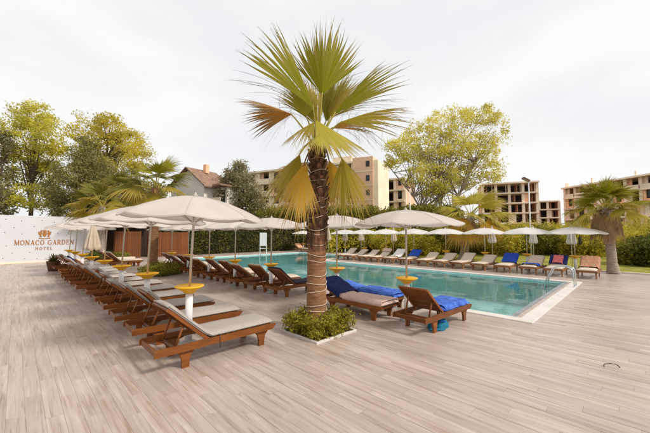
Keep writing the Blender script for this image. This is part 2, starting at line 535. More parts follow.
def thing(name, label, cat, loc=(0,0,0), rz=0.0, group=None):
    o = bpy.data.objects.new(name, None)
    o.empty_display_size = 0.2
    col.objects.link(o)
    o.location = loc
    o.rotation_euler = (0, 0, rz)
    o['label'] = label; o['category'] = cat
    if group: o['group'] = group
    return o

def tag(o, label, cat, group=None):
    o['label'] = label; o['category'] = cat
    if group: o['group'] = group
    return o

CHILD = {}
def kids(o):
    return list(o.children)

def copy_tree(o, parent=None):
    c = o.copy()
    col.objects.link(c)
    c.parent = parent
    for ch in kids(o): copy_tree(ch, c)
    return c

ORD = ['first','second','third','fourth','fifth','sixth','seventh','eighth','ninth','tenth','eleventh','twelfth','thirteenth','fourteenth','fifteenth','sixteenth','seventeenth','eighteenth','nineteenth','twentieth']

# ================================================================== SETTING
# pool outline (X = across to the far side, Y = along the rows)
PX0, PX1, PX2 = 8.35, 16.0, 21.5
PY0, PY1, PY2 = 2.15, 17.2, 25.6
DX0, DX1, DY0, DY1 = -9.0, 26.0, -16.0, 30.0
def rects(mb, rs, z):
    for x0, x1, y0, y1 in rs:
        mb.add([(x0,y0,z),(x1,y0,z),(x1,y1,z),(x0,y1,z)], [(0,1,2,3)])
    return mb

B = 1500
rects(MB(), [(-B, DX0, -B, B), (DX1, B, -B, B), (DX0, DX1, -B, DY0), (DX0, DX1, DY1, B)], -0.02).build('ground', 'ground', kind='structure')
deck_rects = [(DX0, PX0, DY0, DY1), (PX0, DX1, DY0, PY0), (PX1, DX1, PY0, PY1), (PX2, DX1, PY1, PY2), (PX0, DX1, PY2, DY1)]
deck = rects(MB(), deck_rects, -0.004).build('deck', 'deck', kind='structure')

# deck tiles: the near ones singly, the next ring joined
def tile_mesh(mb, x0, x1, y0, y1):
    g, c, zt, zb = 0.0007, 0.0009, 0.0, -0.006
    a = (x0+g, x1-g, y0+g, y1-g)
    b = (a[0]+c, a[1]-c, a[2]+c, a[3]-c)
    vs = [(a[0],a[2],zb),(a[1],a[2],zb),(a[1],a[3],zb),(a[0],a[3],zb),
          (a[0],a[2],zt-c),(a[1],a[2],zt-c),(a[1],a[3],zt-c),(a[0],a[3],zt-c),
          (b[0],b[2],zt),(b[1],b[2],zt),(b[1],b[3],zt),(b[0],b[3],zt)]
    fs = [(8,9,10,11)]
    for i in range(4):
        j = (i+1) % 4
        fs += [(i, j, 4+j, 4+i), (4+i, 4+j, 8+j, 8+i)]
    mb.add(vs, fs)

unit = MB(); tile_mesh(unit, 0, TW, 0, TL); unit_me = unit.mesh('deck_tile'); unit_me.materials.append(MATS['deck'])
cands = []
PLX0, PLX1, PLY0, PLY1 = 3.86, 4.96, 4.10, 5.18     # planter cut-out
for row in range(int(DX0 / TW) + 1, int(21.2 / TW)):
    off = (((row + 500) * 0.618034) % 1.0) * TL
    for cl in range(int(DY0 / TL) - 1, int(DY1 / TL) + 2):
        x0, y0 = row * TW, cl * TL - off
        x1, y1 = x0 + TW, y0 + TL
        cx, cy = x0 + TW/2, y0 + TL/2
        if x1 > PX0 - 0.02 and y1 > PY0 - 0.5: continue
        if x0 < PLX1 and x1 > PLX0 and y0 < PLY1 and y1 > PLY0: continue
        if y1 > DY1 or y0 < DY0: continue
        p = Vector((cx, cy, 0))
        d, s = p.dot(FH), p.dot(RT)
        if d < 1.6 or d > 17 or abs(s) > d * 1.06 + 1.2: continue
        cands.append((p.length, x0, y0, x1, y1))
cands.sort()
far_tiles = MB()
for i, (q, x0, y0, x1, y1) in enumerate(cands):
    if i < 298:
        o = obj('deck_tile', unit_me, None, deck)
        o.location = (x0, y0, 0)
        o.rotation_euler = (random.gauss(0, 0.0012), 0, 0)
    else:
        tile_mesh(far_tiles, x0, x1, y0, y1)
far_tiles.build('deck_tiles', 'deck', deck, kind='stuff')

# pool
basin = MB()
ZB = -1.2
outline = [(PX0,PY0),(PX1,PY0),(PX1,PY1),(PX2,PY1),(PX2,PY2),(PX0,PY2)]
for i in range(6):
    (xa, ya), (xb, yb) = outline[i], outline[(i+1) % 6]
    basin.add([(xa,ya,ZB),(xb,yb,ZB),(xb,yb,-0.004),(xa,ya,-0.004)], [(0,1,2,3)])
rects(basin, [(PX0,PX1,PY0,PY2),(PX1,PX2,PY1,PY2)], ZB)
basin.build('pool_basin', 'pool_tile', kind='structure')
rects(MB(), [(PX0,PX1,PY0,PY2),(PX1,PX2,PY1,PY2)], -0.075).build('pool_water', 'water', kind='structure')
cop = MB()
w = 0.30
cop.bbox(PX0-w, PX0+0.02, PY0-w-0.12, PY2+w, -0.03, 0.022, 0.008)
cop.bbox(PX0+0.022, PX1+w, PY0-w-0.12, PY0-0.12, -0.03, 0.022, 0.008)
cop.bbox(PX1-0.02, PX1+w, PY0-0.118, PY1-0.002, -0.03, 0.022, 0.008)
cop.bbox(PX1-0.02, PX2+w, PY1-w, PY1+0.02, -0.035, 0.020, 0.008)
cop.bbox(PX2-0.02, PX2+w, PY1+0.022, PY2-0.022, -0.03, 0.022, 0.008)
cop.bbox(PX0+0.022, PX2+w, PY2-0.02, PY2+w, -0.03, 0.022, 0.008)
cop.build('pool_coping', 'coping', kind='structure')
gut = MB()
y = PY0 - 0.118
gut.box(PX0+0.024, PX1-0.024, y, PY0+0.14, -0.06, -0.03)
gut_o = gut.build('pool_gutter', 'grate', kind='structure')
bar = MB().box(0, 0.03, 0.0, 0.25, -0.028, -0.008); bar_me = bar.mesh('grate_bar'); bar_me.materials.append(MATS['grate'])
for k in range(125):
    o = obj('grate_bar', bar_me, None, gut_o); o.location = (PX0 + 0.05 + k*0.0605, y, 0)
# pool steps and floor line seen through the water
MB().box(PX0+0.3, PX1-0.3, PY0+0.16, PY0+0.9, ZB, -0.75).build('pool_step', 'pool_tile', kind='structure')

# lawn and edging beyond the far row
LX = 21.45
lawn = MB()
lawn.grid(lambda a, b: (LX + 0.15 + a*34, -26 + b*43, 0.03 + 0.9*max(0, a-0.12)**1.0 + 0.05*math.sin(9*a+7*b)*a), 24, 24)
lawn.build('lawn', 'lawn', kind='structure')
MB().bbox(LX, LX+0.15, -26, PY1-0.35, -0.02, 0.07, 0.01).build('lawn_kerb', 'coping', kind='structure')

# ================================================================== LOUNGERS
LW = 0.36        # half width
SEAT = 0.33
HINGE = 0.78

def leg_poly(x, lo=0.0, mirror=False):
    """bracket-shaped leg: wide under the rail, narrow foot"""
    pts = [(-0.20,0.262),(-0.13,0.235),(-0.075,0.18),(-0.055,0.10),(-0.052,0.0),(0.052,0.0),(0.055,0.10),(0.075,0.18),(0.13,0.235),(0.20,0.262)]
    if mirror: pts = [(-a, b) for a, b in reversed(pts)]
    return [(x + a, b) for a, b in pts]

def pad(path, half, th, mb, seg=14, crown=0.012, seed=0):
    """cushion following a path in XZ (list of (x,z)) with thickness and rounded rim"""
    P = [Vector((x, 0, z)) for x, z in path]
    L = [0]
    for a, b in zip(P, P[1:]): L.append(L[-1] + (b-a).length)
    def pos(s):
        s = max(0, min(L[-1], s))
        for i in range(len(P)-1):
            if s <= L[i+1] or i == len(P)-2:
                t = (s - L[i]) / (L[i+1]-L[i])
                p = P[i].lerp(P[i+1], t)
                d = (P[i+1]-P[i]).normalized()
                return p, Vector((-d.z, 0, d.x))
    nu, nv = 40, 8
    def top(a, b):
        p, n = pos(a*L[-1])
        yy = (b*2-1)
        e = min(a, 1-a) * L[-1]
        rim = min(1, e/0.035) ** 0.5 * min(1, (1-abs(yy))*half/0.035 + 0.0) ** 0.5
        h = th*(0.35 + 0.65*rim) + crown*math.sin(a*23+seed)*0.35*rim + crown*(1-yy*yy)
        return p + n*h + Vector((0, yy*half, 0))
    def bot(a, b):
        p, n = pos(a*L[-1])
        return p + n*0.004 + Vector((0, (1-b*2)*half, 0))
    mb.grid(top, nu, nv); mb.grid(bot, nu, nv)
    n0 = len(mb.v) - 2*(nu+1)*(nv+1); n1 = n0 + (nu+1)*(nv+1); w_ = nv+1
    fs = []
    for i in range(nu):
        fs.append((n0+i*w_, n1+i*w_+nv, n1+(i+1)*w_+nv, n0+(i+1)*w_))
        fs.append((n0+i*w_+nv, n0+(i+1)*w_+nv, n1+(i+1)*w_, n1+i*w_))
    for j in range(nv):
        fs.append((n0+j, n0+j+1, n1+nv-j-1, n1+nv-j))
        a = nu*w_
        fs.append((n0+a+j, n1+a+nv-j, n1+a+nv-j-1, n0+a+j+1))
    mb.f += fs; mb.smooth += [True]*len(fs)

SLAT = MB().bbox(-0.038, 0.038, -0.305, 0.305, -0.010, 0.010, 0.004).mesh('slat'); SLAT.materials.append(MATS['teak_cross'])

def back_path(angle, top=0.80):
    a = R(angle)
    return (HINGE - math.cos(a)*top, SEAT + math.sin(a)*top)

def make_lounger(angle, mat_pad='mattress', back_pad=True, seat_pad=True, slats=True, frame='teak'):
    t = thing('sun_lounger', '', 'sun lounger')
    for s in (-1, 1):
        m = MB()
        y0 = s*LW - 0.018
        m.prism_xz([(0,0.252),(0,0.338),(0.03,0.352),(1.94,0.352),(2.0,0.340),(2.0,0.315),(1.93,0.252)][::-1], y0, y0+0.036)
        m.build('side_rail', frame, t)
        for x in (0.44, 1.74):
            MB().prism_xz(leg_poly(x)[::-1], s*(LW-0.052)-0.021, s*(LW-0.052)+0.021).build('leg', frame, t)
    c = 'teak_cross' if frame == 'teak' else frame
    MB().bbox(0.02, 0.05, -LW+0.018, LW-0.018, 0.255, 0.335, 0.004).build('end_rail', c, t)
    MB().bbox(1.90, 1.93, -LW+0.018, LW-0.018, 0.262, 0.342, 0.004).build('end_rail', c, t)
    MB().bbox(0.30, 0.335, -LW+0.018, LW-0.018, 0.262, 0.30, 0.004).build('cross_bar', c, t)
    if slats:
        for k in range(11):
            o = obj('slat', SLAT, None, t); o.location = (0.86 + k*0.104, 0, 0.335)
    # backrest: local frame at the hinge, X' runs up the back
    a = R(angle)
    b = MB()
    for s in (-1, 1):
        b.bbox(-0.82, 0.0, s*0.318-0.02, s*0.318+0.02, -0.032, 0.018, 0.005)
    b.bbox(-0.82, -0.76, -0.297, 0.297, -0.02, 0.014, 0.004)
    bo = b.build('backrest', frame, t)
    bo.location = (HINGE, 0, SEAT); bo.rotation_euler = (0, a, 0)
    for k in range(8 if slats else 5):
        o = obj('slat', SLAT, None, bo); o.location = (-0.70 + k*(0.088 if slats else 0.14), 0, 0.002)
    # props
    for s in (-1, 1):
        px_, pz_ = HINGE - math.cos(a)*0.5, SEAT + math.sin(a)*0.5
        MB().tube([(px_+0.02, s*0.27, pz_-0.03), (0.30 if angle < 55 else 0.36, s*0.27, 0.29)], 0.018, 6).build('prop', frame, t)
    tx, tz = HINGE - math.cos(a)*0.84, SEAT + math.sin(a)*0.84
    off = 0.018
    hx, hz = HINGE, SEAT + 0.026
    nx, nz = math.sin(a)*off, math.cos(a)*off
    up = (tx + nx, tz + nz)
    path_b = [up, (HINGE - math.cos(a)*0.10 + nx, SEAT + math.sin(a)*0.10 + nz + 0.004), (HINGE+0.05, hz), (HINGE+0.20, hz)]
    if back_pad and seat_pad:
        m = MB(); pad([up, path_b[1], path_b[2], (1.99, hz)], 0.335, 0.062, m); mo = m.build('mattress', mat_pad, t)
    elif seat_pad:
        m = MB(); pad([(HINGE+0.02, hz), (1.99, hz)], 0.335, 0.062, m); mo = m.build('mattress', mat_pad, t)
    if seat_pad and mat_pad == 'mattress':
        MB().tube([(HINGE+0.16, -0.384, 0.19), (HINGE+0.16, -0.382, 0.33), (HINGE+0.16, -0.362, hz+0.008), (HINGE+0.16, -0.33, hz+0.02)], 0.006, 5).build('strap', 'strap', mo)
        MB().tube([(up[0]+nx*1.2, -0.338, up[1]+0.02), (path_b[1][0]+nx*1.2, -0.338, path_b[1][1]+0.02), (hx+0.06, -0.338, hz+0.016), (1.985, -0.338, hz+0.014)], 0.006, 5).build('piping', 'piping', mo)
    return t

def towel(name, label, cat, path, half, mat, th=0.012, amp=0.012, seed=0, loc=(0,0,0), rz=0.0, group=None, sides=True):
    """cloth draped over a path in XZ; edges hang at the sides"""
    P = [Vector((x, 0, z)) for x, z in path]
    L = [0]
    for a, b in zip(P, P[1:]): L.append(L[-1] + (b-a).length)
    def pos(s):
        for i in range(len(P)-1):
            if s <= L[i+1] or i == len(P)-2:
                t = (s - L[i]) / (L[i+1]-L[i])
                d = (P[i+1]-P[i]).normalized()
                return P[i].lerp(P[i+1], t), Vector((-d.z, 0, d.x))
    def f(a, b):
        p, n = pos(a*L[-1])
        y = (b*2-1)*half
        q = mnoise.noise(Vector((a*5+seed*3.1, b*4, seed))) + 0.5*mnoise.noise(Vector((a*13, b*11+seed, 2)))
        drop = max(0, abs(y) - half*0.86) / (half*0.14) if sides else 0
        pp = p + n*(0.010 + abs(amp*q)*1.5) + Vector((0, y + 0.012*q, 0))
        pp.z -= 0.10*drop*drop*(1 if sides else 0)
        pp.x += 0.02*mnoise.noise(Vector((b*6, seed, a*0.5)))
        return pp
    m = MB(); m.grid(f, 36, 18)
    o = m.build(name, mat)
    md = o.modifiers.new('thickness', 'SOLIDIFY'); md.thickness = th; md.offset = 1
    o.location = loc; o.rotation_euler = (0, 0, rz)
    return tag(o, label, cat, group)

def put(t, loc, rz, label, group=None):
    t.location = loc; t.rotation_euler = (0, 0, rz)
    t['label'] = label
    if group: t['group'] = group
    return t

# --- row with grey mattresses on the open deck
protos = [make_lounger(42), make_lounger(37), make_lounger(46)]
first_use = set()
NLEFT = 14
for k in range(NLEFT):
    w_ = [0, 2, 0, 1, 0, 2, 0, 0, 1, 2, 0, 0, 2, 1][k]
    t = copy_tree(protos[w_]) if w_ in first_use else protos[w_]
    first_use.add(w_)
    jx, jy, jr = (0, 0, 0) if k == 0 else (random.uniform(-.09, .09), random.uniform(-.06, .06), random.uniform(-3, 3))
    put(t, (1.40 + jx, 5.08 + 1.255*k + jy, 0), R(jr),
        '%s teak lounger from the free end of the grey mattress row' % ORD[k] if k else 'teak lounger with grey mattress at the free end of its row',
        'grey mattress loungers in a row on the open deck')

# --- loungers along the near edge of the pool, seen from behind
proto58 = make_lounger(42, 'mattress_cream')
proto42b = make_lounger(37, 'mattress_cream')
protoA = make_lounger(41, 'pale_blue_cloth', back_pad=False)
put(protoA, (5.55, 3.28, 0), R(-3), 'teak lounger with bare raised slat back and blue seat pad at pool corner')
protoB = make_lounger(23, 'pink_cloth')
put(protoB, (6.12, 6.05, 0), R(-90), 'teak lounger turned along the pool with pale pink pad beside palm planter')
protoC = make_lounger(10, 'pale_blue_cloth')
put(protoC, (7.05, 6.35, 0), R(-90), 'teak lounger with blue pad between the pink pad lounger and the pool edge')
protoD = make_lounger(40, 'mattress_dark')
put(protoD, (5.62, 8.12, 0), R(-2), 'teak lounger with black mattress, first behind the palm trunk along the pool')
for k in range(9):
    t = proto58 if k == 0 else proto42b if k == 1 else copy_tree((proto58, proto42b, proto58)[k % 3])
    put(t, (5.55 + random.uniform(-.06, .06), 9.27 + 1.14*k, 0), R(random.uniform(-3, 3)),
        '%s cream padded lounger counted from the black mattress lounger along the pool' % ORD[k], 'cream padded loungers along the near pool edge')

# --- loungers on the far side, backs away from the pool
protoFs = [make_lounger(a_, 'mattress_cream', slats=False, frame='teak_pale') for a_ in (33, 27)]
protoF = protoFs[0]
far_y = [1.72, 2.92, 3.86, 5.02, 6.10, 7.22, 8.36, 9.52, 10.70, 11.86, 12.98, 14.10, 15.22, 16.34]
far_tf = []
for k, yy in enumerate(far_y):
    hi = k in (0, 1, 2, 3, 5, 8, 9, 10, 13)
    t = protoFs[0] if k == 0 else protoFs[1] if k == 4 else copy_tree(protoFs[0 if hi else 1])
    far_tf.append((19.55 + random.uniform(-.08, .08), R(180 + random.uniform(-4, 4))))
    put(t, (far_tf[-1][0], yy, 0), far_tf[-1][1],
        '%s pale wooden lounger from the tall handrail end of the far poolside row' % ORD[k], 'cream loungers across the pool')
for k, (vx, uy) in enumerate([(22.6, 27.2), (24.0, 26.9)]):
    t = copy_tree(protoF)
    put(t, (vx, uy + 0.2, 0), R(-90), ('pale lounger under the small white parasol beyond the pool end', 'pale lounger beside orange towel lounger beyond the pool end')[k])

# --- other loungers further back by the fence
for k, (vx, uy, rz) in enumerate([(3.6, 21.6, 8), (3.5, 22.9, 3), (3.8, 24.2, -4)]):
    t = copy_tree(proto58)
    put(t, (vx, uy, 0), R(rz), '%s lounger counted toward the white wall, in the shade by the dark timber screen' % ORD[k], 'loungers in the shade near the timber screen')

# --- towels
def prof(angle, z=0.10, t0=0.0, t1=0.84, sx=1.2):
    a = R(angle); nx, nz = math.sin(a)*(z+0.018), math.cos(a)*(z+0.018)
    return [(HINGE - math.cos(a)*t1 + nx, SEAT + math.sin(a)*t1 + nz), (HINGE - math.cos(a)*0.12 + nx, SEAT + math.sin(a)*0.12 + nz), (HINGE+0.06, SEAT+0.03+z), (sx, SEAT+0.03+z)]

p = prof(23, 0.075)
a = R(23)
over = [(p[0][0]-0.10, p[0][1]-0.26), (p[0][0]-0.075, p[0][1]+0.0), (p[0][0]-0.02, p[0][1]+0.03), p[1]]
towel('towel', 'dark blue towel hung over the raised back of the pink pad lounger', 'towel', over, 0.37, 'navy_cloth', loc=(6.12, 6.05, 0), rz=R(-90), seed=1)
towel('towel', 'bright blue towel spread on the lounger at the pool corner', 'towel', [(0.86, 0.43), (1.3, 0.43), (1.85, 0.44)], 0.33, 'pale_blue_cloth', loc=(5.55, 3.28, 0), rz=R(-3), seed=2, amp=0.02)
towel('towel', 'pale towel with dark edge laid on the pink pad lounger', 'towel', [(0.9, 0.43), (1.4, 0.43), (1.97, 0.43)], 0.35, 'pink_cloth', loc=(6.12, 6.05, 0), rz=R(-90), seed=3)
towel('towel', 'blue towel on the foot half of the lounger nearest the pool edge', 'towel', [(0.82, 0.45), (1.4, 0.44), (2.0, 0.44)], 0.36, 'pale_blue_cloth', loc=(7.05, 6.35, 0), rz=R(-90), seed=4, amp=0.02)
fp = prof(33)
back = [fp[0], fp[1]]
for k, (i, mt, lab, pth) in enumerate([
        (0, 'orange_cloth', 'orange patterned towel covering the lounger next to the handrail end', fp),
        (1, 'navy_cloth', 'navy towel over the back of the second lounger across the pool', [(fp[0][0]-0.05, fp[0][1]-0.05), fp[0], fp[1]]),
        (2, 'blue_cloth', 'small blue towel folded on a cream lounger seat across the pool', [(1.2, 0.46), (1.6, 0.46)]),
        (3, 'blue_cloth', 'royal blue towel covering the raised back of a far lounger', fp[:3]),
        (8, 'blue_cloth', 'blue towel on a far lounger back behind the open near parasol', back),
        (9, 'white_cloth', 'white towel on a far lounger across the pool', fp),
        (10, 'pink_cloth', 'faded pink towel slung over a lounger back in the far poolside row', [fp[0], (0.5*(fp[0][0]+fp[1][0]), 0.5*(fp[0][1]+fp[1][1]))]),
        ]):
    towel('towel', lab, 'towel', pth, 0.36, mt, loc=(far_tf[i][0], far_y[i], 0), rz=far_tf[i][1], seed=5+k, amp=0.03)
towel('towel', 'pink towel lying against the navy one across the pool', 'towel', [(fp[0][0]+0.12, fp[0][1]-0.02), (fp[1][0]+0.02, fp[1][1]+0.05)], 0.2, 'rose_cloth', loc=(far_tf[1][0], far_y[1], 0), rz=far_tf[1][1], seed=21, amp=0.05)
towel('towel', 'orange towel on the lounger under the small white parasol', 'towel', fp, 0.36, 'orange_cloth', loc=(22.6, 27.4, 0), rz=R(-90), seed=31, amp=0.03)
towel('towel', 'crumpled dark red towel on a lounger toward the wall end of the grey row', 'towel', prof(42)[:3], 0.34, 'navy_cloth', loc=(1.40, 5.08+1.255*10, 0), rz=0, seed=33, amp=0.03)
towel('towel', 'rust towel on a grey row lounger beside the folded beige parasol', 'towel', prof(42)[:3], 0.34, 'orange_cloth', loc=(1.40, 5.08+1.255*8, 0), rz=0, seed=34, amp=0.03)

# ================================================================== PARASOLS
def canopy_mesh(rad, rise, mat, ribs=8, sag=0.042, valance=0.022):
    mb = MB()
    nseg, nr = ribs*6, 14
    def f(a, b):
        th = b*2*math.pi
        k = (b*ribs) % 1.0
        s = math.sin(math.pi*k)
        r = rad*a
        rr = r*(1 - 0.05*s*a*a)
        z = rise*(1 - a**1.75) - sag*s*a**1.6
        return (rr*math.cos(th), rr*math.sin(th), z)
    mb.grid(lambda a, b: f(max(a, 0.012), b), nr, nseg)
    # short valance
    def g(a, b):
        x, y, z = f(1.0, b)
        return (x*(1+0.004*a), y*(1+0.004*a), z - valance*a)
    mb.grid(g, 1, nseg)
    me = mb.mesh('canopy')
    me.materials.append(MATS[mat])
    return me

def make_parasol(h=2.66, rad=1.22, rise=0.37, mat='canopy', tray=1.03, tray_mat='yellow_plastic', ribs=True):
    t = thing('parasol', '', 'parasol')
    MB().lathe([(0.15, 0.0), (0.15, 0.035), (0.12, 0.06), (0.06, 0.065)], 24).build('base_plate', 'grate', t)
    MB().lathe([(0.062, 0.06), (0.062, tray-0.13)], 20).build('stand_post', 'white_paint', t)
    tr = MB().lathe([(0.066, tray-0.135), (0.085, tray-0.13), (0.12, tray-0.085), (0.225, tray-0.03), (0.245, tray-0.012), (0.245, tray), (0.232, tray+0.004), (0.215, tray-0.008), (0.03, tray-0.010)], 28).build('tray', tray_mat, t)
    MB().lathe([(0.0215, tray-0.02), (0.0215, h-0.03)], 14).build('pole', 'pole', t)
    me = canopy_mesh(rad, rise, mat)
    co = obj('canopy', me, None, t); co.location = (0, 0, h - rise - 0.03)
    MB().lathe([(0.012, h-0.032), (0.05, h-0.028), (0.045, h-0.005), (0.02, h+0.01), (0.016, h+0.035), (0.004, h+0.05)], 12).build('finial', mat, co).location = (0, 0, -(h-rise-0.03))
    sm = MB()
    for k in range(8):
        q = 2*math.pi*k/8
        sm.tube([(rad*a*math.cos(q), rad*a*math.sin(q), rise*(1-a**1.75) + 0.002) for a in (0.05, 0.2, 0.35, 0.5, 0.65, 0.8, 0.9, 1.0)], 0.0045, 4, caps=False)
    sm.build('seam', mat, co)
    if ribs:
        for k in range(8):
            q = 2*math.pi*k/8
            pts = []
            for a in (0.04, 0.3, 0.55, 0.8, 1.0):
                pts.append((rad*a*math.cos(q), rad*a*math.sin(q), rise*(1-a**1.75) - 0.014))
            MB().tube(pts, 0.008, 5).build('rib', 'pole', co)
            MB().tube([(rad*0.5*math.cos(q), rad*0.5*math.sin(q), rise*(1-0.5**1.75) - 0.02), (0.03*math.cos(q), 0.03*math.sin(q), -0.10)], 0.007, 5).build('strut', 'pole', co)
        MB().lathe([(0.026, -0.14), (0.045, -0.12), (0.045, -0.07), (0.026, -0.05)], 12).build('hub', 'white_paint', co)
    return t

def make_closed(h=2.5, length=1.25, mat='canopy_beige', tray=1.03, rmax=0.24, base=True):
    t = thing('folded_parasol', '', 'parasol')
    if base:
        MB().lathe([(0.15, 0.0), (0.15, 0.035), (0.12, 0.06), (0.06, 0.065)], 24).build('base_plate', 'grate', t)
        MB().lathe([(0.062, 0.06), (0.062, tray-0.13)], 16).build('stand_post', 'white_paint', t)
        MB().lathe([(0.066, tray-0.135), (0.12, tray-0.085), (0.225, tray-0.03), (0.245, tray-0.012), (0.245, tray), (0.03, tray-0.006)], 24).build('tray', 'yellow_plastic', t)
    MB().lathe([(0.0215, 0.0 if not base else tray-0.02), (0.0215, h+0.03)], 12).build('pole', 'pole', t)
    m = MB()
    def f(a, b):
        q = b*2*math.pi
        r = rmax*(0.12 + 0.88*min(1, a*1.05)**0.8)*(1 + 0.24*math.sin(8*q)*min(1, a*2) + 0.05*math.sin(3*q+1))
        if a > 0.97: r *= 0.86
        return (r*math.cos(q), r*math.sin(q), h - length*a + 0.03*math.sin(8*q)*a)
    m.grid(f, 18, 64)
    co = m.build('canopy', mat, t)
    MB().lathe([(0.03, h-0.01), (0.04, h+0.02), (0.01, h+0.07)], 10).build('finial', mat, co)
    return t

pz = make_parasol()
LEFT_U = [5.70 + 2.51*k for k in range(8)]
lab_l = ['leaning open beige parasol at the free end of the grey lounger row'] + ['%s beige parasol from the free end of the grey lounger row' % ORD[k] for k in range(1, 8)]
used = False
for k, u in enumerate(LEFT_U):
    if k == 4: continue
    t = pz if not used else copy_tree(pz); used = True
    put(t, (2.24, u, 0), R(22.5 + random.uniform(-6, 6)), lab_l[k], 'open beige parasols over the grey lounger row')
    if k == 0:
        lean = R(2.4)
    else:
        lean = R(random.uniform(-0.5, 0.6))
    for ch in t.children:
        if ch.name.split('.')[0] in ('pole', 'canopy'):
            ax = RT
            pivot = Vector((0, 0, 1.0))
            lax = Matrix.Rotation(-t.rotation_euler.z, 3, 'Z') @ FH
            M = Matrix.Translation(pivot) @ Matrix.Rotation(lean, 4, lax) @ Matrix.Translation(-pivot)
            ch.matrix_basis = M @ ch.matrix_basis
cl = make_closed(2.45, 1.15, 'canopy_beige', rmax=0.25)
put(cl, (2.24, LEFT_U[4], 0), 0, 'folded beige parasol standing in the grey lounger row')

pp = make_parasol(2.52, 1.24, 0.31, 'canopy', 0.96)
POOL = [(6.35, 3.78), (6.72, 6.30), (6.10, 8.72), (6.0, 10.95), (6.0, 13.2), (6.0, 15.5), (6.0, 17.8)]
for k, (vx, u) in enumerate(POOL):
    t = pp if k == 0 else copy_tree(pp)
    put(t, (vx, u, 0), R(random.uniform(0, 45)), ('open beige parasol beside the bare slat back lounger at the pool corner', 'open beige parasol behind the main palm trunk, between the blue pads')[k] if k < 2 else '%s open beige parasol from the pool corner along the near pool edge' % ORD[k], 'open parasols along the near pool edge')

pf = make_parasol(2.33, 1.30, 0.32, 'canopy_white', 0.86, ribs=False)
FARP = [2.36, 4.42, 6.58, 8.97, 11.27, 13.6, 15.66, 17.7]
for k, u in enumerate(FARP):
    t = pf if k == 0 else copy_tree(pf)
    put(t, (19.95, u, 0), R(random.uniform(0, 45)), '%s open white parasol from the handrail end of the far poolside row' % ORD[k], 'open white parasols across the pool')
t = copy_tree(pf)
q = ground(296, 252)
put(t, (23.2, 26.9, 0), 0, 'small white parasol standing alone in front of the dark hedge')

cw = make_closed(2.45, 1.1, 'canopy_white', rmax=0.22, base=False)
CL = [(492, 21.2), (533, 19.9), (571, 18.3)]
for k, (px, d) in enumerate(CL):
    t = cw if k == 0 else copy_tree(cw)
    g = at(px, 234, d)
    put(t, (g.x, g.y, 0), R(20*k), ('folded white parasol on the lawn behind the cream loungers, farthest from the palm', 'folded white parasol beside the tall white lamp post', 'folded white parasol with a black bag hanging on it')[k], 'folded white parasols behind the far row')
cy_ = make_closed(2.5, 1.15, 'canopy_beige', rmax=0.22, base=False)
for k, (px, d) in enumerate([(328.5, 28), (345, 28), (361, 28), (393.5, 26)]):
    t = cy_ if k == 0 else copy_tree(cy_)
    g = at(px, 234, d)
    put(t, (g.x, g.y, 0), R(20*k), '%s folded cream parasol right of the main palm trunk across the pool' % ORD[k], 'folded cream parasols across the pool')
g = at(580, 241, 18.2)
m = MB(); m.grid(lambda a, b: ((0.14+0.05*math.sin(a*3.1))*math.cos(b*6.2832), 0.08*math.cos(1.2*a)*math.sin(b*6.2832), 0.22-0.44*a), 8, 14)
m.tube([(-0.12,0,0.2),(-0.08,0,0.4),(0.02,0,0.5),(0.1,0,0.4),(0.13,0,0.2)], 0.012, 5)
bg = m.build('hanging_bag', 'black_metal'); bg.location = g
tag(bg, 'black bag hanging beside a folded white parasol', 'bag')

# ================================================================== POOLSIDE THINGS
# handrail: two bent steel tubes
g = Vector((14.75, 1.80, 0))
t = thing('pool_handrail', 'bent chrome handrail pair at the far corner of the pool', 'handrail', g)
for s in (-0.22, 0.22):
    pts = []
    for k in range(9):
        q = math.pi * k / 8
        pts.append((s, 0.32 - 0.32*math.cos(q), 0.58 + 0.16*math.sin(q)))
    pts = [(s, -0.03, 0.0), (s, -0.01, 0.3)] + pts + [(s, 0.80, 0.25), (s, 0.95, -0.45)]
    MB().tube(pts, 0.021, 10).build('rail', 'steel', t)
    MB().lathe([(0.05, 0.02), (0.05, 0.032), (0.03, 0.045)], 14, center=(s, -0.03, 0)).build('flange', 'steel', t)
for z, yy in ((-0.12, 0.88), (-0.36, 0.94)):
    MB().bbox(-0.22, 0.22, yy-0.04, yy+0.04, z-0.015, z+0.015, 0.005).build('step', 'steel', t)

# notice board at the pool end
g = at(263, 257, 29.6); g.z = 0
t = thing('notice_board', 'white board on two white legs standing at the far pool end', 'notice board', (g.x, g.y, 0), R(YAW))
MB().bbox(-0.33, 0.33, -0.02, 0.02, 0.82, 2.06, 0.01).build('panel', 'white_paint', t)
for s in (-0.3, 0.3):
    MB().bbox(s-0.03, s+0.03, 0.022, 0.07, 0.02, 2.0, 0.006).build('leg', 'white_paint', t)
MB().bbox(-0.27, 0.27, 0.022, 0.06, 0.55, 0.60, 0.006).build('cross_bar', 'white_paint', t)

# deck handle
g = ground(611, 367)
h = MB(); h.tube([(-0.105, -0.02, -0.004), (-0.10, 0.0, 0.02), (-0.07, 0.012, 0.034), (0, 0.018, 0.038), (0.07, 0.012, 0.034), (0.10, 0.0, 0.02), (0.105, -0.02, -0.004)], 0.006, 8)
ho = h.build('hatch_handle', 'black_metal'); ho.location = (g.x, g.y, 0.004); ho.rotation_euler = (0, 0, R(-50))
tag(ho, 'small black bent metal handle lying on the open deck', 'handle')

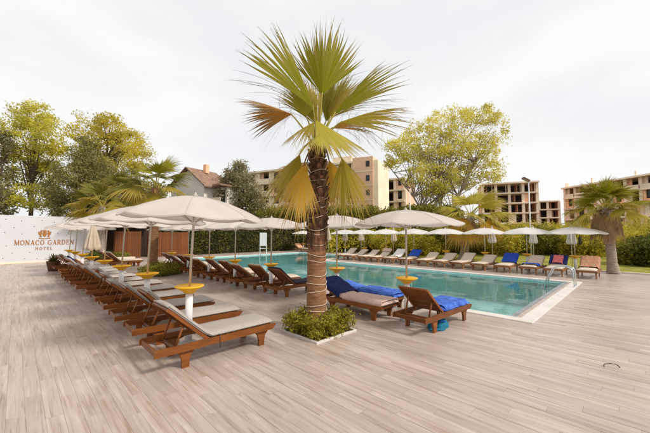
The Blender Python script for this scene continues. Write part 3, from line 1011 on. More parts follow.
# bag under lounger A
g = ground(441, 329)
m = MB()
def bagf(a, b):
    q = b*2*math.pi
    w_ = mnoise.noise(Vector((math.cos(q)*1.8, math.sin(q)*1.8, a*4))) + 0.5*mnoise.noise(Vector((math.cos(q)*5, math.sin(q)*5, a*9)))
    r = (0.24*(1-a**2.2)**0.6 + 0.015) * (1 + 0.30*w_)
    return (r*1.2*math.cos(q), r*0.62*math.sin(q), 0.005 + 0.16*a*(1 + 0.35*math.cos(q)) + 0.03*w_*a)
m.grid(bagf, 12, 28)
bo = m.build('beach_bag', 'teal_cloth'); bo.location = (g.x + 0.05, g.y + 0.08, 0.0)
tag(bo, 'slumped teal beach bag on the deck under the bare slat back lounger', 'bag')
hm = MB()
hm.tube([(-0.10, -0.05, 0.10), (-0.06, -0.10, 0.17), (0.04, -0.13, 0.14), (0.12, -0.12, 0.05)], 0.012, 6)
hm.build('handle', 'blue_cloth', bo)

# wicker planter at wall end
g = ground(53, 271)
t = thing('wicker_planter', 'brown wicker planter with spiky plant near the white wall', 'planter', (g.x, g.y, 0))
MB().lathe([(0.20, 0), (0.30, 0.5), (0.32, 0.52), (0.29, 0.52), (0.27, 0.46)], 20).build('pot', 'wicker', t)
pl = MB()
for k in range(60):
    q = random.uniform(0, 6.283); e = random.uniform(0.5, 1.4); L_ = random.uniform(0.35, 0.65)
    d = Vector((math.cos(q)*math.cos(e), math.sin(q)*math.cos(e), math.sin(e))); s = Vector((-math.sin(q), math.cos(q), 0))*0.03
    b0 = Vector((0, 0, 0.46)) + Vector((d.x, d.y, 0))*0.1
    m1 = b0 + d*L_*0.6; tp = b0 + d*L_ - Vector((0, 0, 0.12))
    pl.add([b0-s, b0+s, m1+s, m1-s, tp], [(0,1,2,3), (3,2,4)])
pl.build('foliage', 'leaf_deep', t)
# small white table and red bucket in the grey row
g = (2.75, 5.08+1.255*7.5)
t = thing('side_table', 'low white square side table between grey mattress loungers', 'side table', (2.3, 17.05, 0))
MB().bbox(-0.25, 0.25, -0.25, 0.25, 0.42, 0.46, 0.01).build('table_top', 'white_paint', t)
for sx in (-1, 1):
    for sy in (-1, 1):
        MB().bbox(sx*0.21-0.02, sx*0.21+0.02, sy*0.21-0.02, sy*0.21+0.02, 0, 0.42, 0.005).build('leg', 'white_paint', t)

# ================================================================== WHITE WALL WITH SIGN
WY = 28.9
wall = thing('sign_wall', 'long white wall with gold hotel lettering and small dark studs', 'wall', (0, WY, 0))
MB().bbox(-6.5, 4.0, 0.0, 0.25, 0.0, 3.17, 0.01).build('wall_panel', 'white_wall', wall)
MB().bbox(-6.5, 4.0, -0.025, -0.003, 0.0, 0.13, 0.005).build('base_strip', 'concrete', wall)  # thin strip in its own tone along the foot of the wall
stud_me = MB().lathe([(0.022, 0), (0.022, 0.02), (0.012, 0.03)], 10).mesh('stud'); stud_me.materials.append(MATS['stud'])
for r_ in range(7):
    for c_ in range(13):
        x = -6.2 + c_*0.82 + (0.41 if r_ % 2 else 0) + random.uniform(-.12, .12); z = 0.32 + r_*0.42 + random.uniform(-.08, .08)
        if x > 3.9: continue
        if -0.4 < x < 3.3 and 0.8 < z < 1.75: continue
        if 0.9 < x < 2.0 and 1.6 < z < 2.4: continue
        o = obj('stud', stud_me, None, wall); o.location = (x, -0.001, z); o.rotation_euler = (R(90), 0, 0)

# serif letters as strokes in a unit box: (x0,z0,x1,z1,width); O, C, G, D, R use arcs
def stroke(mb, x0, z0, x1, z1, w_):
    d = Vector((x1-x0, 0, z1-z0)).normalized(); n = Vector((-d.z, 0, d.x))*w_/2
    a, b = Vector((x0, 0, z0)), Vector((x1, 0, z1))
    q = [a-n, b-n, b+n, a+n]
    vs = [(p.x, -0.03, p.z) for p in q] + [(p.x, -0.003, p.z) for p in q]
    mb.add(vs, [(0,1,2,3), (7,6,5,4), (0,4,5,1), (1,5,6,2), (2,6,7,3), (3,7,4,0)])
def arc(mb, cx, cz, rx, rz, a0, a1, w0, w1, n=16):
    for k in range(n):
        q0, q1 = R(a0+(a1-a0)*k/n), R(a0+(a1-a0)*(k+1)/n+1)
        qm = (q0+q1)/2
        w_ = w0 + (w1-w0)*abs(math.cos(qm))
        stroke(mb, cx+rx*math.cos(q0), cz+rz*math.sin(q0), cx+rx*math.cos(q1), cz+rz*math.sin(q1), w_)
TK, TN = 0.19, 0.08
GL = {
 'M': (1.0, [(0.12,0,0.12,1,TN),(0.12,1,0.5,0.08,TK),(0.5,0.08,0.88,1,TN),(0.88,0,0.88,1,TK),(0,0.03,0.24,0.03,.06),(0.74,0.03,1.0,0.03,.06),(0,.97,.2,.97,.06),(.8,.97,1,.97,.06)], []),
 'N': (0.9, [(0.13,0,0.13,1,TN),(0.13,0.97,0.77,0.03,TK),(0.77,0,0.77,1,TN),(0,0.03,0.26,0.03,.06),(0,.97,.2,.97,.06),(.64,.97,.9,.97,.06)], []),
 'A': (0.9, [(0.12,0,0.44,1,TN),(0.44,1,0.78,0,TK),(0.22,0.33,0.66,0.33,.07),(0,0.03,0.24,0.03,.06),(0.62,0.03,0.9,0.03,.06)], []),
 'O': (0.95, [], [(0.475,0.5,0.39,0.45,0,360,.07,.18)]),
 'C': (0.85, [(0.78,0.62,0.78,0.95,.05)], [(0.475,0.5,0.39,0.45,40,320,.07,.18)]),
 'G': (0.95, [(0.78,0.62,0.78,0.95,.05),(0.78,0.05,0.78,0.42,TK*.8),(0.62,0.42,0.92,0.42,.06)], [(0.475,0.5,0.39,0.45,40,320,.07,.18)]),
 'R': (0.85, [(0.17,0,0.17,1,TK),(0.4,0.5,0.75,0.02,TK),(0.17,0.5,0.42,0.5,.07),(0.17,0.96,0.42,0.96,.07),(0,0.03,0.34,0.03,.06),(0,.97,.2,.97,.06),(.66,.03,.88,.03,.06)], [(0.42,0.73,0.24,0.23,-90,90,.07,.17)]),
 'D': (0.95, [(0.17,0,0.17,1,TK),(0.1,0.04,0.42,0.04,.07),(0.1,0.96,0.42,0.96,.07),(0,0.03,0.2,0.03,.06),(0,.97,.2,.97,.06)], [(0.42,0.5,0.38,0.46,-90,90,.07,.18)]),
 'E': (0.75, [(0.17,0,0.17,1,TK),(0,0.04,0.66,0.04,.07),(0,0.96,0.62,0.96,.07),(0.17,0.52,0.52,0.52,.06),(.66,0.0,.66,.25,.05),(.62,.75,.62,1,.05),(.5,.4,.5,.64,.05)], []),
 'H': (0.95, [(0.17,0,0.17,1,TK),(0.78,0,0.78,1,TK),(0.17,0.5,0.78,0.5,.06),(0,0.03,0.34,0.03,.06),(0,.97,.34,.97,.06),(.62,.03,.95,.03,.06),(.62,.97,.95,.97,.06)], []),
 'T': (0.85, [(0.42,0,0.42,1,TK),(0.04,0.96,0.80,0.96,.07),(0.28,0.03,0.56,0.03,.06),(.05,.72,.05,1,.05),(.79,.72,.79,1,.05)], []),
 'L': (0.75, [(0.17,0,0.17,1,TK),(0,0.04,0.66,0.04,.07),(0,.97,.34,.97,.06),(.66,0.0,.66,.3,.05)], []),
}
def write(text, x_center, z, hgt, gap, total):
    adv = [0.45 if c == ' ' else GL[c][0] for c in text]
    width = sum(adv) + gap*(len(text)-1)
    sx = total / width
    x = x_center - total/2
    for c, a in zip(text, adv):
        if c != ' ':
            m = MB()
            for s in GL[c][1]: stroke(m, *s)
            for s in GL[c][2]: arc(m, *s)
            m.v = [(p[0]*sx, p[1]*0.8 - 0.001*(i % 4), p[2]*hgt) for i, p in enumerate(m.v)]
            o = m.build('letter', 'gold', wall); o.location = (x, 0, z)
        x += (a + gap)*sx
write('MONACO GARDEN', 1.48, 1.21, 0.33, 0.16, 3.05)
write('HOTEL', 1.42, 0.87, 0.185, 0.45, 0.86)
# crest: shield with crown and two upright beasts
em = MB()
em.prism_xz([(-0.10,0.28),(0.10,0.28),(0.11,0.12),(0.07,0.02),(0,-0.05),(-0.07,0.02),(-0.11,0.12)][::-1], -0.035, -0.004)
eo = em.build('emblem', 'gold', wall); eo.location = (1.42, 0, 1.80)
cr = MB(); cr.prism_xz([(-0.09,0.32),(-0.11,0.44),(-0.05,0.38),(0,0.47),(0.05,0.38),(0.11,0.44),(0.09,0.32)], -0.04, -0.004); cr.build('crown', 'gold', eo)
for s in (-1, 1):
    b = MB()
    poly = [(0.14,-0.04),(0.26,-0.04),(0.24,0.06),(0.30,0.12),(0.34,0.28),(0.29,0.34),(0.27,0.24),(0.24,0.30),(0.22,0.40),(0.15,0.40),(0.12,0.33),(0.17,0.30),(0.14,0.22),(0.13,0.16),(0.18,0.14),(0.16,0.05)]
    pts = [(s*x_, z_) for x_, z_ in poly]
    if s > 0: pts = pts[::-1]
    b.prism_xz(pts, -0.035, -0.004); b.build('heraldic_beast', 'gold', eo)
rb = MB(); rb.grid(lambda a, b: (-0.3+0.6*a, -0.02, -0.10 - 0.05*math.sin(math.pi*a) - 0.05*b), 12, 1); rb.build('ribbon', 'gold', eo)

# timber screens right of the wall
def board_screen(name, label, x0, x1, y, h, mat, bw=0.14, group=None):
    t = thing(name, label, 'fence', (x0, y, 0), 0, group)
    n = int((x1-x0)/bw)
    me = MB().bbox(0.004, bw-0.006, -0.014, 0.014, 0.04, h, 0.003).mesh('board'); me.materials.append(MATS[mat])
    for k in range(n):
        o = obj('board', me, None, t); o.location = (k*bw, random.uniform(-.004, .004), 0); o.scale = (1, 1, 1 + random.uniform(-.004, .004))
    MB().bbox(0, n*bw, 0.02, 0.07, h*0.2, h*0.2+0.09, 0.004).build('rail', mat, t)
    MB().bbox(0, n*bw, 0.02, 0.07, h*0.82, h*0.82+0.09, 0.004).build('rail', mat, t)
    for s in (0, 0.5, 1):
        MB().bbox(s*n*bw-0.05, s*n*bw+0.05, 0.075, 0.17, 0, h+0.04, 0.006).build('post', mat, t)
    return t
board_screen('timber_fence', 'reddish brown vertical board fence beside the dark hedge', 8.0, 11.3, 29.2, 2.10, 'fence_wood')
board_screen('timber_fence', 'reddish brown vertical board fence behind the second palm trunk', 5.6, 7.5, 29.3, 2.15, 'fence_wood')
# dark timber shelter
t = thing('timber_shelter', 'dark timber shelter between the white wall and the board fence', 'shelter', (4.3, 29.8, 0))
me = MB().bbox(0.004, 0.154, 0, 0.03, 0, 2.6, 0.003).mesh('board'); me.materials.append(MATS['dark_wood'])
for k in range(32):
    o = obj('board', me, None, t); o.location = (k*0.16, 1.6, 0)
for x in (0.0, 1.9, 3.75):
    MB().bbox(x, x+0.12, -0.1, 0.02, 0, 2.6, 0.006).build('post', 'dark_wood', t)
MB().bbox(-0.2, 4.05, -0.4, 1.9, 2.605, 2.70, 0.01).build('roof', 'dark_wood', t)

# ================================================================== FOLIAGE
def leaf_quads(centers, size, jitter=0.45, flat=0.0, aspect=0.55):
    """numpy: one bent leaf (two triangles) at every centre"""
    n = len(centers)
    d = rng.normal(size=(n, 3)); d[:, 2] *= (1 - flat); d /= np.linalg.norm(d, axis=1)[:, None] + 1e-9
    a = rng.normal(size=(n, 3)); s = np.cross(d, a); s /= np.linalg.norm(s, axis=1)[:, None] + 1e-9
    L = size * (1 + jitter*rng.uniform(-1, 1, size=(n, 1)))
    w_ = L * aspect * 0.5
    nrm = np.cross(d, s)
    p0 = centers - d*L*0.5
    p1 = centers + s*w_ + nrm*L*0.08
    p2 = centers + d*L*0.5
    p3 = centers - s*w_ + nrm*L*0.08
    v = np.stack([p0, p1, p2, p3], axis=1).reshape(-1, 3)
    return v

def leaf_object(name, centers, size, mat, parent=None, kind=None, aspect=0.55, flat=0.0):
    v = leaf_quads(centers, size, flat=flat, aspect=aspect)
    n = len(centers)
    me = bpy.data.meshes.new(name)
    me.vertices.add(4*n); me.loops.add(4*n); me.polygons.add(n)
    me.vertices.foreach_set('co', v.astype(np.float32).ravel())
    me.loops.foreach_set('vertex_index', np.arange(4*n, dtype=np.int32))
    me.polygons.foreach_set('loop_start', np.arange(0, 4*n, 4, dtype=np.int32))
    me.polygons.foreach_set('loop_total', np.full(n, 4, dtype=np.int32))
    me.update(calc_edges=True)
    return obj(name, me, mat, parent, kind)

def clumps(lobes, n_clump, per, spread, squash=0.75):
    """lobes: list of (centre Vector, radius vector); leaf centres gathered in clumps biased to each lobe's skin"""
    vol = np.array([l[1][0]*l[1][1]*l[1][2] for l in lobes]) ** 0.75
    pick = rng.choice(len(lobes), size=n_clump, p=vol/vol.sum())
    cs = []
    for i in pick:
        c, r = lobes[i]
        d = rng.normal(size=3); d /= np.linalg.norm(d)
        k = rng.uniform(0.25, 1.0) ** 0.5
        cs.append(np.array(c) + d*np.array(r)*k)
    cs = np.array(cs)
    sz = spread*rng.uniform(0.5, 1.35, size=(n_clump, 1, 1))
    off = rng.normal(size=(n_clump, per, 3)); off[:, :, 2] *= squash
    # fill each clump as a shell-ish puff
    off /= (np.linalg.norm(off, axis=2, keepdims=True) + 1e-6) ** 0.45
    pts = cs[:, None, :] + off*sz
    return pts.reshape(-1, 3), cs

def tree(label, base_px, d, lobes_px, leaf, size, n_clump, per, spread, bark='bark', trunk_r=0.25, depth=0.8, stems=None, name='tree', group=None, squash=0.75):
    g = at(base_px, 234, d); g.z = 0.0
    t = thing(name, label, 'tree', (g.x, g.y, 0), 0, group)
    lobes = []
    k = d/FPX
    for (px, py, rx, rz) in lobes_px:
        c = at(px, py, d + random.uniform(-1, 1)*depth*rx*k) - g
        ry = (rx)*k*depth
        # radii in world axes: approximate with equal horizontal radii
        h = rx*k*0.95
        lobes.append((np.array(c), (h, h, rz*k)))
    pts, cs = clumps(lobes, n_clump, per, spread, squash)
    leaf_object('crown', pts, size, leaf, t)
    tr = MB()
    stems = stems or [(0, 0)]
    hs = [l[0][2] for l in lobes]
    zlow = max(0.8, min(hs)*0.55)
    for (sx, sy) in stems:
        li = [np.array(l[0]) for l in lobes]
        top = li[int(np.argmin([abs(q[0]-sx*3)+abs(q[1]-sy*3) - q[2]*0.3 for q in li]))]
        P = []
        for a in np.linspace(0, 1, 8):
            q = Vector((sx*0.3 + (top[0]-sx*0.3)*a**1.6, sy*0.3 + (top[1]-sy*0.3)*a**1.6, top[2]*a))
            q += Vector((mnoise.noise(Vector((a*3, sx, 1)))*0.25, mnoise.noise(Vector((a*3, sy, 5)))*0.25, 0))*(1 if a > 0 else 0)
            P.append(q)
        rr = [trunk_r*(1.25 if i == 0 else 1)*(1-0.8*i/7) for i in range(8)]
        tr.tube(P, rr, 9)
        # limbs
        m_ = min(len(cs), 60)
        for j in rng.choice(len(cs), size=m_, replace=False):
            a = random.uniform(0.35, 0.9)
            s_ = P[int(a*7)]
            e_ = Vector(cs[j])
            if e_.z < s_.z*0.8: continue
            mid = s_.lerp(e_, 0.5) + Vector((random.uniform(-.3, .3), random.uniform(-.3, .3), 0.10*(e_-s_).length))
            r0 = trunk_r*0.42*(1-0.6*a)
            tr.tube([s_, s_.lerp(mid, 0.5) , mid, e_], [r0, r0*0.8, r0*0.55, r0*0.15], 5, caps=False)
    tr.build('trunk', bark, t)
    return t

tree('tall yellow green tree behind the white wall, clear of other crowns', 30, 44,
     [(36,118,20,16),(20,135,20,20),(50,138,18,18),(28,158,24,18),(12,180,18,12),(50,172,16,16),(34,196,22,12),(0,200,14,10)], 'leaf_yellow', 0.27, 270, 80, 0.68, trunk_r=0.32, name='deciduous_tree', squash=0.6)
tree('golden leaved tall tree between dark evergreens and the shaggy palm', 100, 48,
     [(92,122,20,10),(110,128,20,15),(82,138,16,16),(125,142,20,18),(104,150,24,20),(138,158,14,15),(120,172,22,20),(90,170,18,18)], 'leaf_yellow_warm', 0.27, 265, 80, 0.68, trunk_r=0.30, name='deciduous_tree', squash=0.6)
tree('dark olive green evergreen in front of the golden tree', 84, 37,
     [(86,150,13,13),(78,172,18,18),(98,172,18,18),(66,192,22,18),(90,196,26,18),(112,192,18,18),(80,208,36,14)], 'leaf_dark', 0.22, 330, 95, 0.60, trunk_r=0.25, name='evergreen_tree')
tree('dark leaning tree at the outer end of the white wall', -6, 42,
     [(-2,150,12,22),(2,175,10,20),(-10,200,20,20)], 'leaf_grey', 0.32, 120, 60, 0.6, name='evergreen_tree')
tree('bushy olive tree behind the shelter roof', 135, 40,
     [(128,190,20,16),(146,196,18,14),(116,205,18,12),(150,210,22,12)], 'leaf_dark', 0.32, 220, 60, 0.6, name='evergreen_tree')
tree('slender grey green tree next to the red roofed house', 236, 46,
     [(238,172,9,10),(232,184,14,14),(246,188,12,14),(236,200,20,14),(256,204,12,12)], 'leaf_grey', 0.30, 260, 60, 0.65, name='grey_tree')
tree('grey green tree between the house and the apartment block', 222, 50,
     [(224,190,9,12),(218,203,12,12),(228,212,14,10)], 'leaf_grey', 0.30, 120, 60, 0.6, name='grey_tree')
tree('broad airy yellow green tree with several pale stems above the far parasols', 440, 46,
     [(462,120,18,13),(440,126,16,14),(484,116,18,10),(496,130,11,16),(420,130,14,12),(408,146,15,14),(396,152,14,16),(384,160,9,9),(430,150,20,15),(458,146,20,16),(484,150,15,18),(418,176,12,14),(440,178,18,16),(466,176,18,16),(492,172,10,14),(434,192,16,9)],
     'leaf_lime', 0.25, 430, 72, 0.66, bark='bark_pale', trunk_r=0.24, stems=[(0,0),(2.2,-2),(-2.4,2.2)], name='deciduous_tree', squash=0.7)
tree('low green tree under the airy yellow green tree', 425, 40, [(410,213,12,6),(428,213,14,7),(390,215,10,5),(448,214,14,7)], 'leaf_green', 0.28, 170, 60, 0.5, name='evergreen_tree')
tree('low dark tree behind the main palm trunk', 300, 42, [(285,214,18,7),(310,214,16,7),(268,215,12,7),(345,214,18,7),(368,213,14,7)], 'leaf_green', 0.28, 200, 60, 0.5, name='evergreen_tree')

# --- clipped hedge behind the pool end and shrubs behind the far row
def hedge(name, label, x0, x1, y0, y1, h, leaf, size, n, lumps=0.18, group=None, seedv=0):
    t = thing(name, label, 'hedge', ((x0+x1)/2, (y0+y1)/2, 0), 0, group)
    hx, hy = (x1-x0)/2, (y1-y0)/2
    p = rng.uniform(-1, 1, size=(n, 3))
    # keep leaves near the skin
    f = rng.integers(0, 5, size=n)
    dep = 1 - np.abs(rng.normal(0, 0.10, size=n))
    for i, ax, sg in ((0, 0, 1), (1, 0, -1), (2, 1, 1), (3, 1, -1), (4, 2, 1)):
        k = f == i
        p[k, ax] = sg*dep[k]
    lump = np.array([mnoise.noise(Vector((float(q[0]*hx*0.7)+seedv, float(q[1]*hy*0.7), float(q[2]*h*0.4)))) for q in p])
    c = np.empty_like(p)
    sc = 1 + lumps*lump
    c[:, 0] = p[:, 0]*(hx + lump*lumps); c[:, 1] = p[:, 1]*(hy + lump*lumps); c[:, 2] = (p[:, 2]*0.5+0.5)*h*sc + 0.02
    leaf_object('foliage', c, size, leaf, t)
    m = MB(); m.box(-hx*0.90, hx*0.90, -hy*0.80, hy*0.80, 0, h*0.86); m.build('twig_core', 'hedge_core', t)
    return t
hedge('hedge', 'tall dark clipped hedge behind the pool end', 11.4, 28.5, 29.4, 30.8, 3.1, 'leaf_hedge', 0.20, 26000)
hedge('hedge', 'tall dark hedge turning along the pool beyond the lone small parasol', 27.6, 29.0, 18.6, 29.2, 3.0, 'leaf_hedge', 0.20, 15000, seedv=5)

hedge('hedge', 'dark hedge standing behind the reddish board fence', 4.0, 12.5, 32.6, 34.0, 3.4, 'leaf_hedge', 0.22, 12000, seedv=9)

def shrub(label, px, d, rpx, htop, leaf, size, n_clump, per, spread, zc=0.45, group=None, name='shrub'):
    g = at(px, 234, d); g.z = 0.0
    t = thing(name, label, 'shrub', (g.x, g.y, 0), 0, group)
    k = d/FPX
    top = HC + (234-htop)*k
    r = rpx*k
    lobes = [(np.array((0, 0, top*0.45)), (r, r, top*0.5))]
    for _ in range(4):
        q = random.uniform(0, 6.283)
        lobes.append((np.array((math.cos(q)*r*0.6, math.sin(q)*r*0.6, top*random.uniform(0.4, 0.68))), (r*0.5, r*0.5, top*0.3)))
    pts, cs = clumps(lobes, n_clump, per, spread)
    pts = pts[pts[:, 2] > 0.02]
    leaf_object('foliage', pts, size, leaf, t)
    m = MB()
    for j in range(min(8, len(cs))):
        e_ = Vector(cs[j])
        if e_.z < 0.3: continue
        m.tube([(0, 0, 0), (e_.x*0.4, e_.y*0.4, e_.z*0.6), e_], [0.05, 0.035, 0.01], 5, caps=False)
    if not m.v: m.tube([(0, 0, 0), (0.05, 0, top*0.6)], [0.05, 0.01], 5)
    m.build('stem', 'bark', t)
    return t

sh = [(335,36,20,226,'leaf_green'),(365,34,22,224,'leaf_green'),(395,30,20,228,'leaf_shrub'),(418,28,18,232,'leaf_shrub'),(436,29,18,222,'leaf_green'),
      (455,31,20,226,'leaf_shrub'),(480,29,20,224,'leaf_green'),(500,27,20,228,'leaf_shrub'),(516,30,22,222,'leaf_shrub'),(540,27,22,226,'leaf_green'),
      (560,28,22,226,'leaf_shrub'),(580,25,20,232,'leaf_shrub'),(600,27,18,232,'leaf_shrub'),(640,24,16,232,'leaf_shrub'),(655,21,18,236,'leaf_deep'),(632,19.5,12,244,'leaf_green'),(650,18.6,14,243,'leaf_deep'),(672,22,22,226,'leaf_green')]
adj = {'leaf_green': 'green', 'leaf_shrub': 'golden green', 'leaf_deep': 'dark glossy'}
for k, (px, d, r_, top, lf) in enumerate(sh):
    shrub('%s shrub, %s in the planting counted from the main palm trunk outward' % (adj[lf], ORD[k]), px, d, r_, top, lf, 0.17, 130, 60, 0.34, group='shrubs behind the far loungers')
# a long bank of low shrubs rising behind, too dense to count
pts = []
for k in range(1500):
    px = rng.uniform(315, 720); d = rng.uniform(31, 44)
    p = at(px, 234, d)
    z = max(0.2, (d-30)*0.12 + rng.uniform(0.2, 1.6) + 0.8*mnoise.noise(Vector((px*0.03, d*0.2, 0))))
    pts.append(np.array((p.x, p.y, z)) + rng.normal(0, 0.42, size=(44, 3))*np.array((1, 1, 0.8)))
leaf_object('shrub_bank', np.concatenate(pts), 0.24, 'leaf_shrub', None, 'stuff')
bpy.data.objects['shrub_bank']['label'] = 'bank of mixed golden green bushes below the unfinished buildings'
bpy.data.objects['shrub_bank']['category'] = 'bushes'

# ================================================================== PALMS
def fan_mesh(hub, axis, normal, Rr, half, n=38, droop=0.3, fold=0.25, split=0.5, wid=1.0, ragged=0.15, solid=1.0):
    """one fan blade: pleated segments joined near the hub, split into drooping fingers"""
    axis = axis.normalized(); normal = (normal - axis*normal.dot(axis)).normalized(); side = axis.cross(normal)
    vs, fs, tip = [], [], []
    st = [0.03, 0.18, 0.34, 0.50, 0.62, 0.74, 0.86, 0.95, 1.0]
    da = 2*R(half)/n
    for i in range(n):
        a = -R(half) + (i+0.5)*da
        frac = abs(a)/R(half)
        if frac > 0.3 and random.random() < 0.03: continue
        L_ = Rr*(1.0 - 0.34*frac**2)*(1 + random.uniform(-ragged, ragged*0.4))
        sg = 1 if a > 0 else -1
        base = len(vs)
        hair = frac > solid
        curl = random.uniform(0.6, 1.5)*(2.2 if hair else 1)
        tw = random.uniform(-0.3, 0.3)
        spl = split*random.uniform(0.85, 1.1)*(0.35 if hair else 1)
        for t in st:
            def P(ang):
                d = axis*math.cos(ang) + side*math.sin(ang)
                p = hub + d*(L_*t) - normal*(fold*L_*t*abs(math.sin(ang))**1.3)
                x = max(0, t-0.25)
                p.z -= droop*L_*curl*(x**2.2)
                if t > spl: p += side*(tw*L_*0.35*(t-spl)**1.5*2) + normal*(tw*0.2*L_*(t-spl))
                return p
            if t <= spl: w_ = 0.62*da
            else: w_ = 0.62*da*max(0.035, (1-(t-spl)/(1-spl))**1.5)*0.9
            if hair: w_ *= max(0.22, 1 - 4*t)
            w_ *= wid
            ctr = P(a) + normal*(0.22*da*L_*t*(1 if t < 0.9 else 0.3))
            vs += [P(a-w_), ctr, P(a+w_)]
            tip += [t]*3
        for k in range(len(st)-1):
            q = base + k*3
            fs += [(q, q+1, q+4, q+3), (q+1, q+2, q+5, q+4)]
    me = bpy.data.meshes.new('frond')
    me.from_pydata([tuple(v) for v in vs], [], fs)
    at_ = me.attributes.new('tip', 'FLOAT', 'POINT')
    at_.data.foreach_set('value', np.array(tip, dtype=np.float32))
    me.update()
    return me

def curve_pts(p0, p1, p2, n=9):
    out = []
    for k in range(n):
        t = k/(n-1)
        out.append(p0*(1-t)**2 + p1*2*t*(1-t) + p2*t*t)
    return out

def frond(parent, start, hub, tip, normal, half, mat, droop=0.3, fold=0.25, arch=0.15, n=38, split=0.5, pr=0.022, pet='petiole', ragged=0.15, solid=1.0):
    ax = tip - hub
    me = fan_mesh(hub, ax, normal, ax.length, half, n, droop, fold, split, ragged=ragged, solid=solid)
    me.materials.append(MATS[mat])
    o = obj('frond', me, None, parent)
    mid = start.lerp(hub, 0.5) + Vector((0, 0, arch))
    MB().tube(curve_pts(start, mid, hub + ax*0.03), [pr*(1.2-0.6*i/8) for i in range(9)], 6).build('petiole', pet, o)
    return o

def trunk_tube(path, rads, sides=22, rough=0.03, rings=0.0):
    """trunk along a path with bumpy surface"""
    m = MB()
    P = [Vector(p) for p in path]
    n = 90
    vs, fs = [], []
    for i in range(n+1):
        s = i/n*(len(P)-1); k = min(int(s), len(P)-2); f = s-k
        f2 = f*f*(3-2*f)
        c = P[k].lerp(P[k+1], f2); r = rads[k]*(1-f2)+rads[k+1]*f2
        for j in range(sides):
            q = 2*math.pi*j/sides
            rr = r*(1 + rough*mnoise.noise(Vector((math.cos(q)*2.2, math.sin(q)*2.2, c.z*7))) + rings*math.sin(c.z*34 + 0.6*math.sin(q*2)))
            vs.append((c.x+rr*math.cos(q), c.y+rr*math.sin(q), c.z))
    for i in range(n):
        for j in range(sides):
            j2 = (j+1) % sides
            fs.append((i*sides+j, i*sides+j2, (i+1)*sides+j2, (i+1)*sides+j))
    fs.append(tuple(range(n*sides, (n+1)*sides)))
    m.add(vs, fs, True)
    return m

# --- main palm
PB = Vector((4.41, 4.64, 0))
PD = PB.dot(FH)
mp = thing('fan_palm', 'large shaggy fan palm wrapped in string lights, in the square planter', 'palm tree', PB)
def lp(px, py, dd=0.0): return at(px, py, PD + dd) - PB
def off(px, py):  # trunk centre at a pixel row, kept at the palm's own depth
    return lp(px, py)
low = [(0,0,0.0), (0,0,0.12), lp(316.5,300), lp(316.5,262), lp(317,232)]
low[0] = Vector((lp(316,300).x, lp(316,300).y, 0.0)); low[1] = low[0] + Vector((0,0,0.25))
trunk_tube(low, [0.235, 0.212, 0.196, 0.188, 0.184], rough=0.05, rings=0.012).build('trunk', 'palm_smooth', mp)
upp = [lp(317,233), lp(318,205), lp(319,185), lp(317.5,165), lp(317.5,148)]
trunk_tube(upp, [0.180, 0.172, 0.150, 0.135, 0.12], rough=0.2).build('upper_trunk', 'palm_bark', mp)
# leaf-base stubs on the upper trunk
stub_me = MB(); stub_me.add([(-0.05,0,0),(0.05,0,0),(0.035,0.05,0.16),(-0.035,0.05,0.16),(-0.04,-0.03,0),(0.04,-0.03,0),(0.02,0.03,0.17),(-0.02,0.03,0.17)], [(0,1,2,3),(5,4,7,6),(4,0,3,7),(1,5,6,2),(3,2,6,7)])
stub_me = stub_me.mesh('leaf_base'); stub_me.materials.append(MATS['palm_bark'])
for k in range(110):
    f = (k+0.5)/110; s = f*4; i = min(int(s), 3); c = upp[i].lerp(upp[i+1], s-i)
    q = k*2.39996
    r_ = [0.160, 0.152, 0.132, 0.12, 0.11][i]
    o = obj('leaf_base', stub_me, None, mp)
    o.location = c + Vector((math.cos(q)*r_, math.sin(q)*r_, -0.06)); o.rotation_euler = (R(-14), 0, q - math.pi/2); o.scale = (1, 1, random.uniform(0.7, 1.2))
fb = MB()
for k in range(150):
    q = random.uniform(0, 6.283); zz = random.uniform(-0.15, 0.5)
    c = upp[0] + Vector((0, 0, zz)); r_ = 0.185
    p0 = c + Vector((math.cos(q)*r_, math.sin(q)*r_, 0)); L_ = random.uniform(0.12, 0.4)
    fb.tube([p0, p0 + Vector((math.cos(q)*0.03, math.sin(q)*0.03, -L_*0.5)), p0 + Vector((math.cos(q+0.2)*0.02, math.sin(q+0.2)*0.02, -L_))], [0.008, 0.007, 0.002], 4, caps=False)
fb.build('trunk_fibres', 'palm_bark', mp, kind='stuff')
# string lights: a spiral
pts = []
tot = low[2:] + upp
turns = 17
for k in range(turns*20):
    f = k/(turns*20-1); z = 0.30 + f*3.2
    # trunk centre by height
    allp = low + upp; allr = [0.235,0.212,0.196,0.188,0.184,0.20,0.20,0.18,0.165,0.15]
    c = allp[-1]; r_ = allr[-1]
    for i in range(len(allp)-1):
        if allp[i].z <= z <= allp[i+1].z and allp[i+1].z > allp[i].z:
            g = (z-allp[i].z)/(allp[i+1].z-allp[i].z); c = allp[i].lerp(allp[i+1], g); r_ = allr[i]*(1-g)+allr[i+1]*g; break
    q = k/20*2*math.pi
    wob = 0.05*math.sin(q*0.37+1) + 0.035*math.sin(q+0.9*math.sin(q*0.11)) + 0.02*math.sin(2*q+q*0.05)
    pts.append((c.x+(r_+0.012)*math.cos(q), c.y+(r_+0.012)*math.sin(q), z+wob))
MB().tube(pts, 0.0055, 5).build('light_string', 'string', mp)
crown = lp(318, 146)
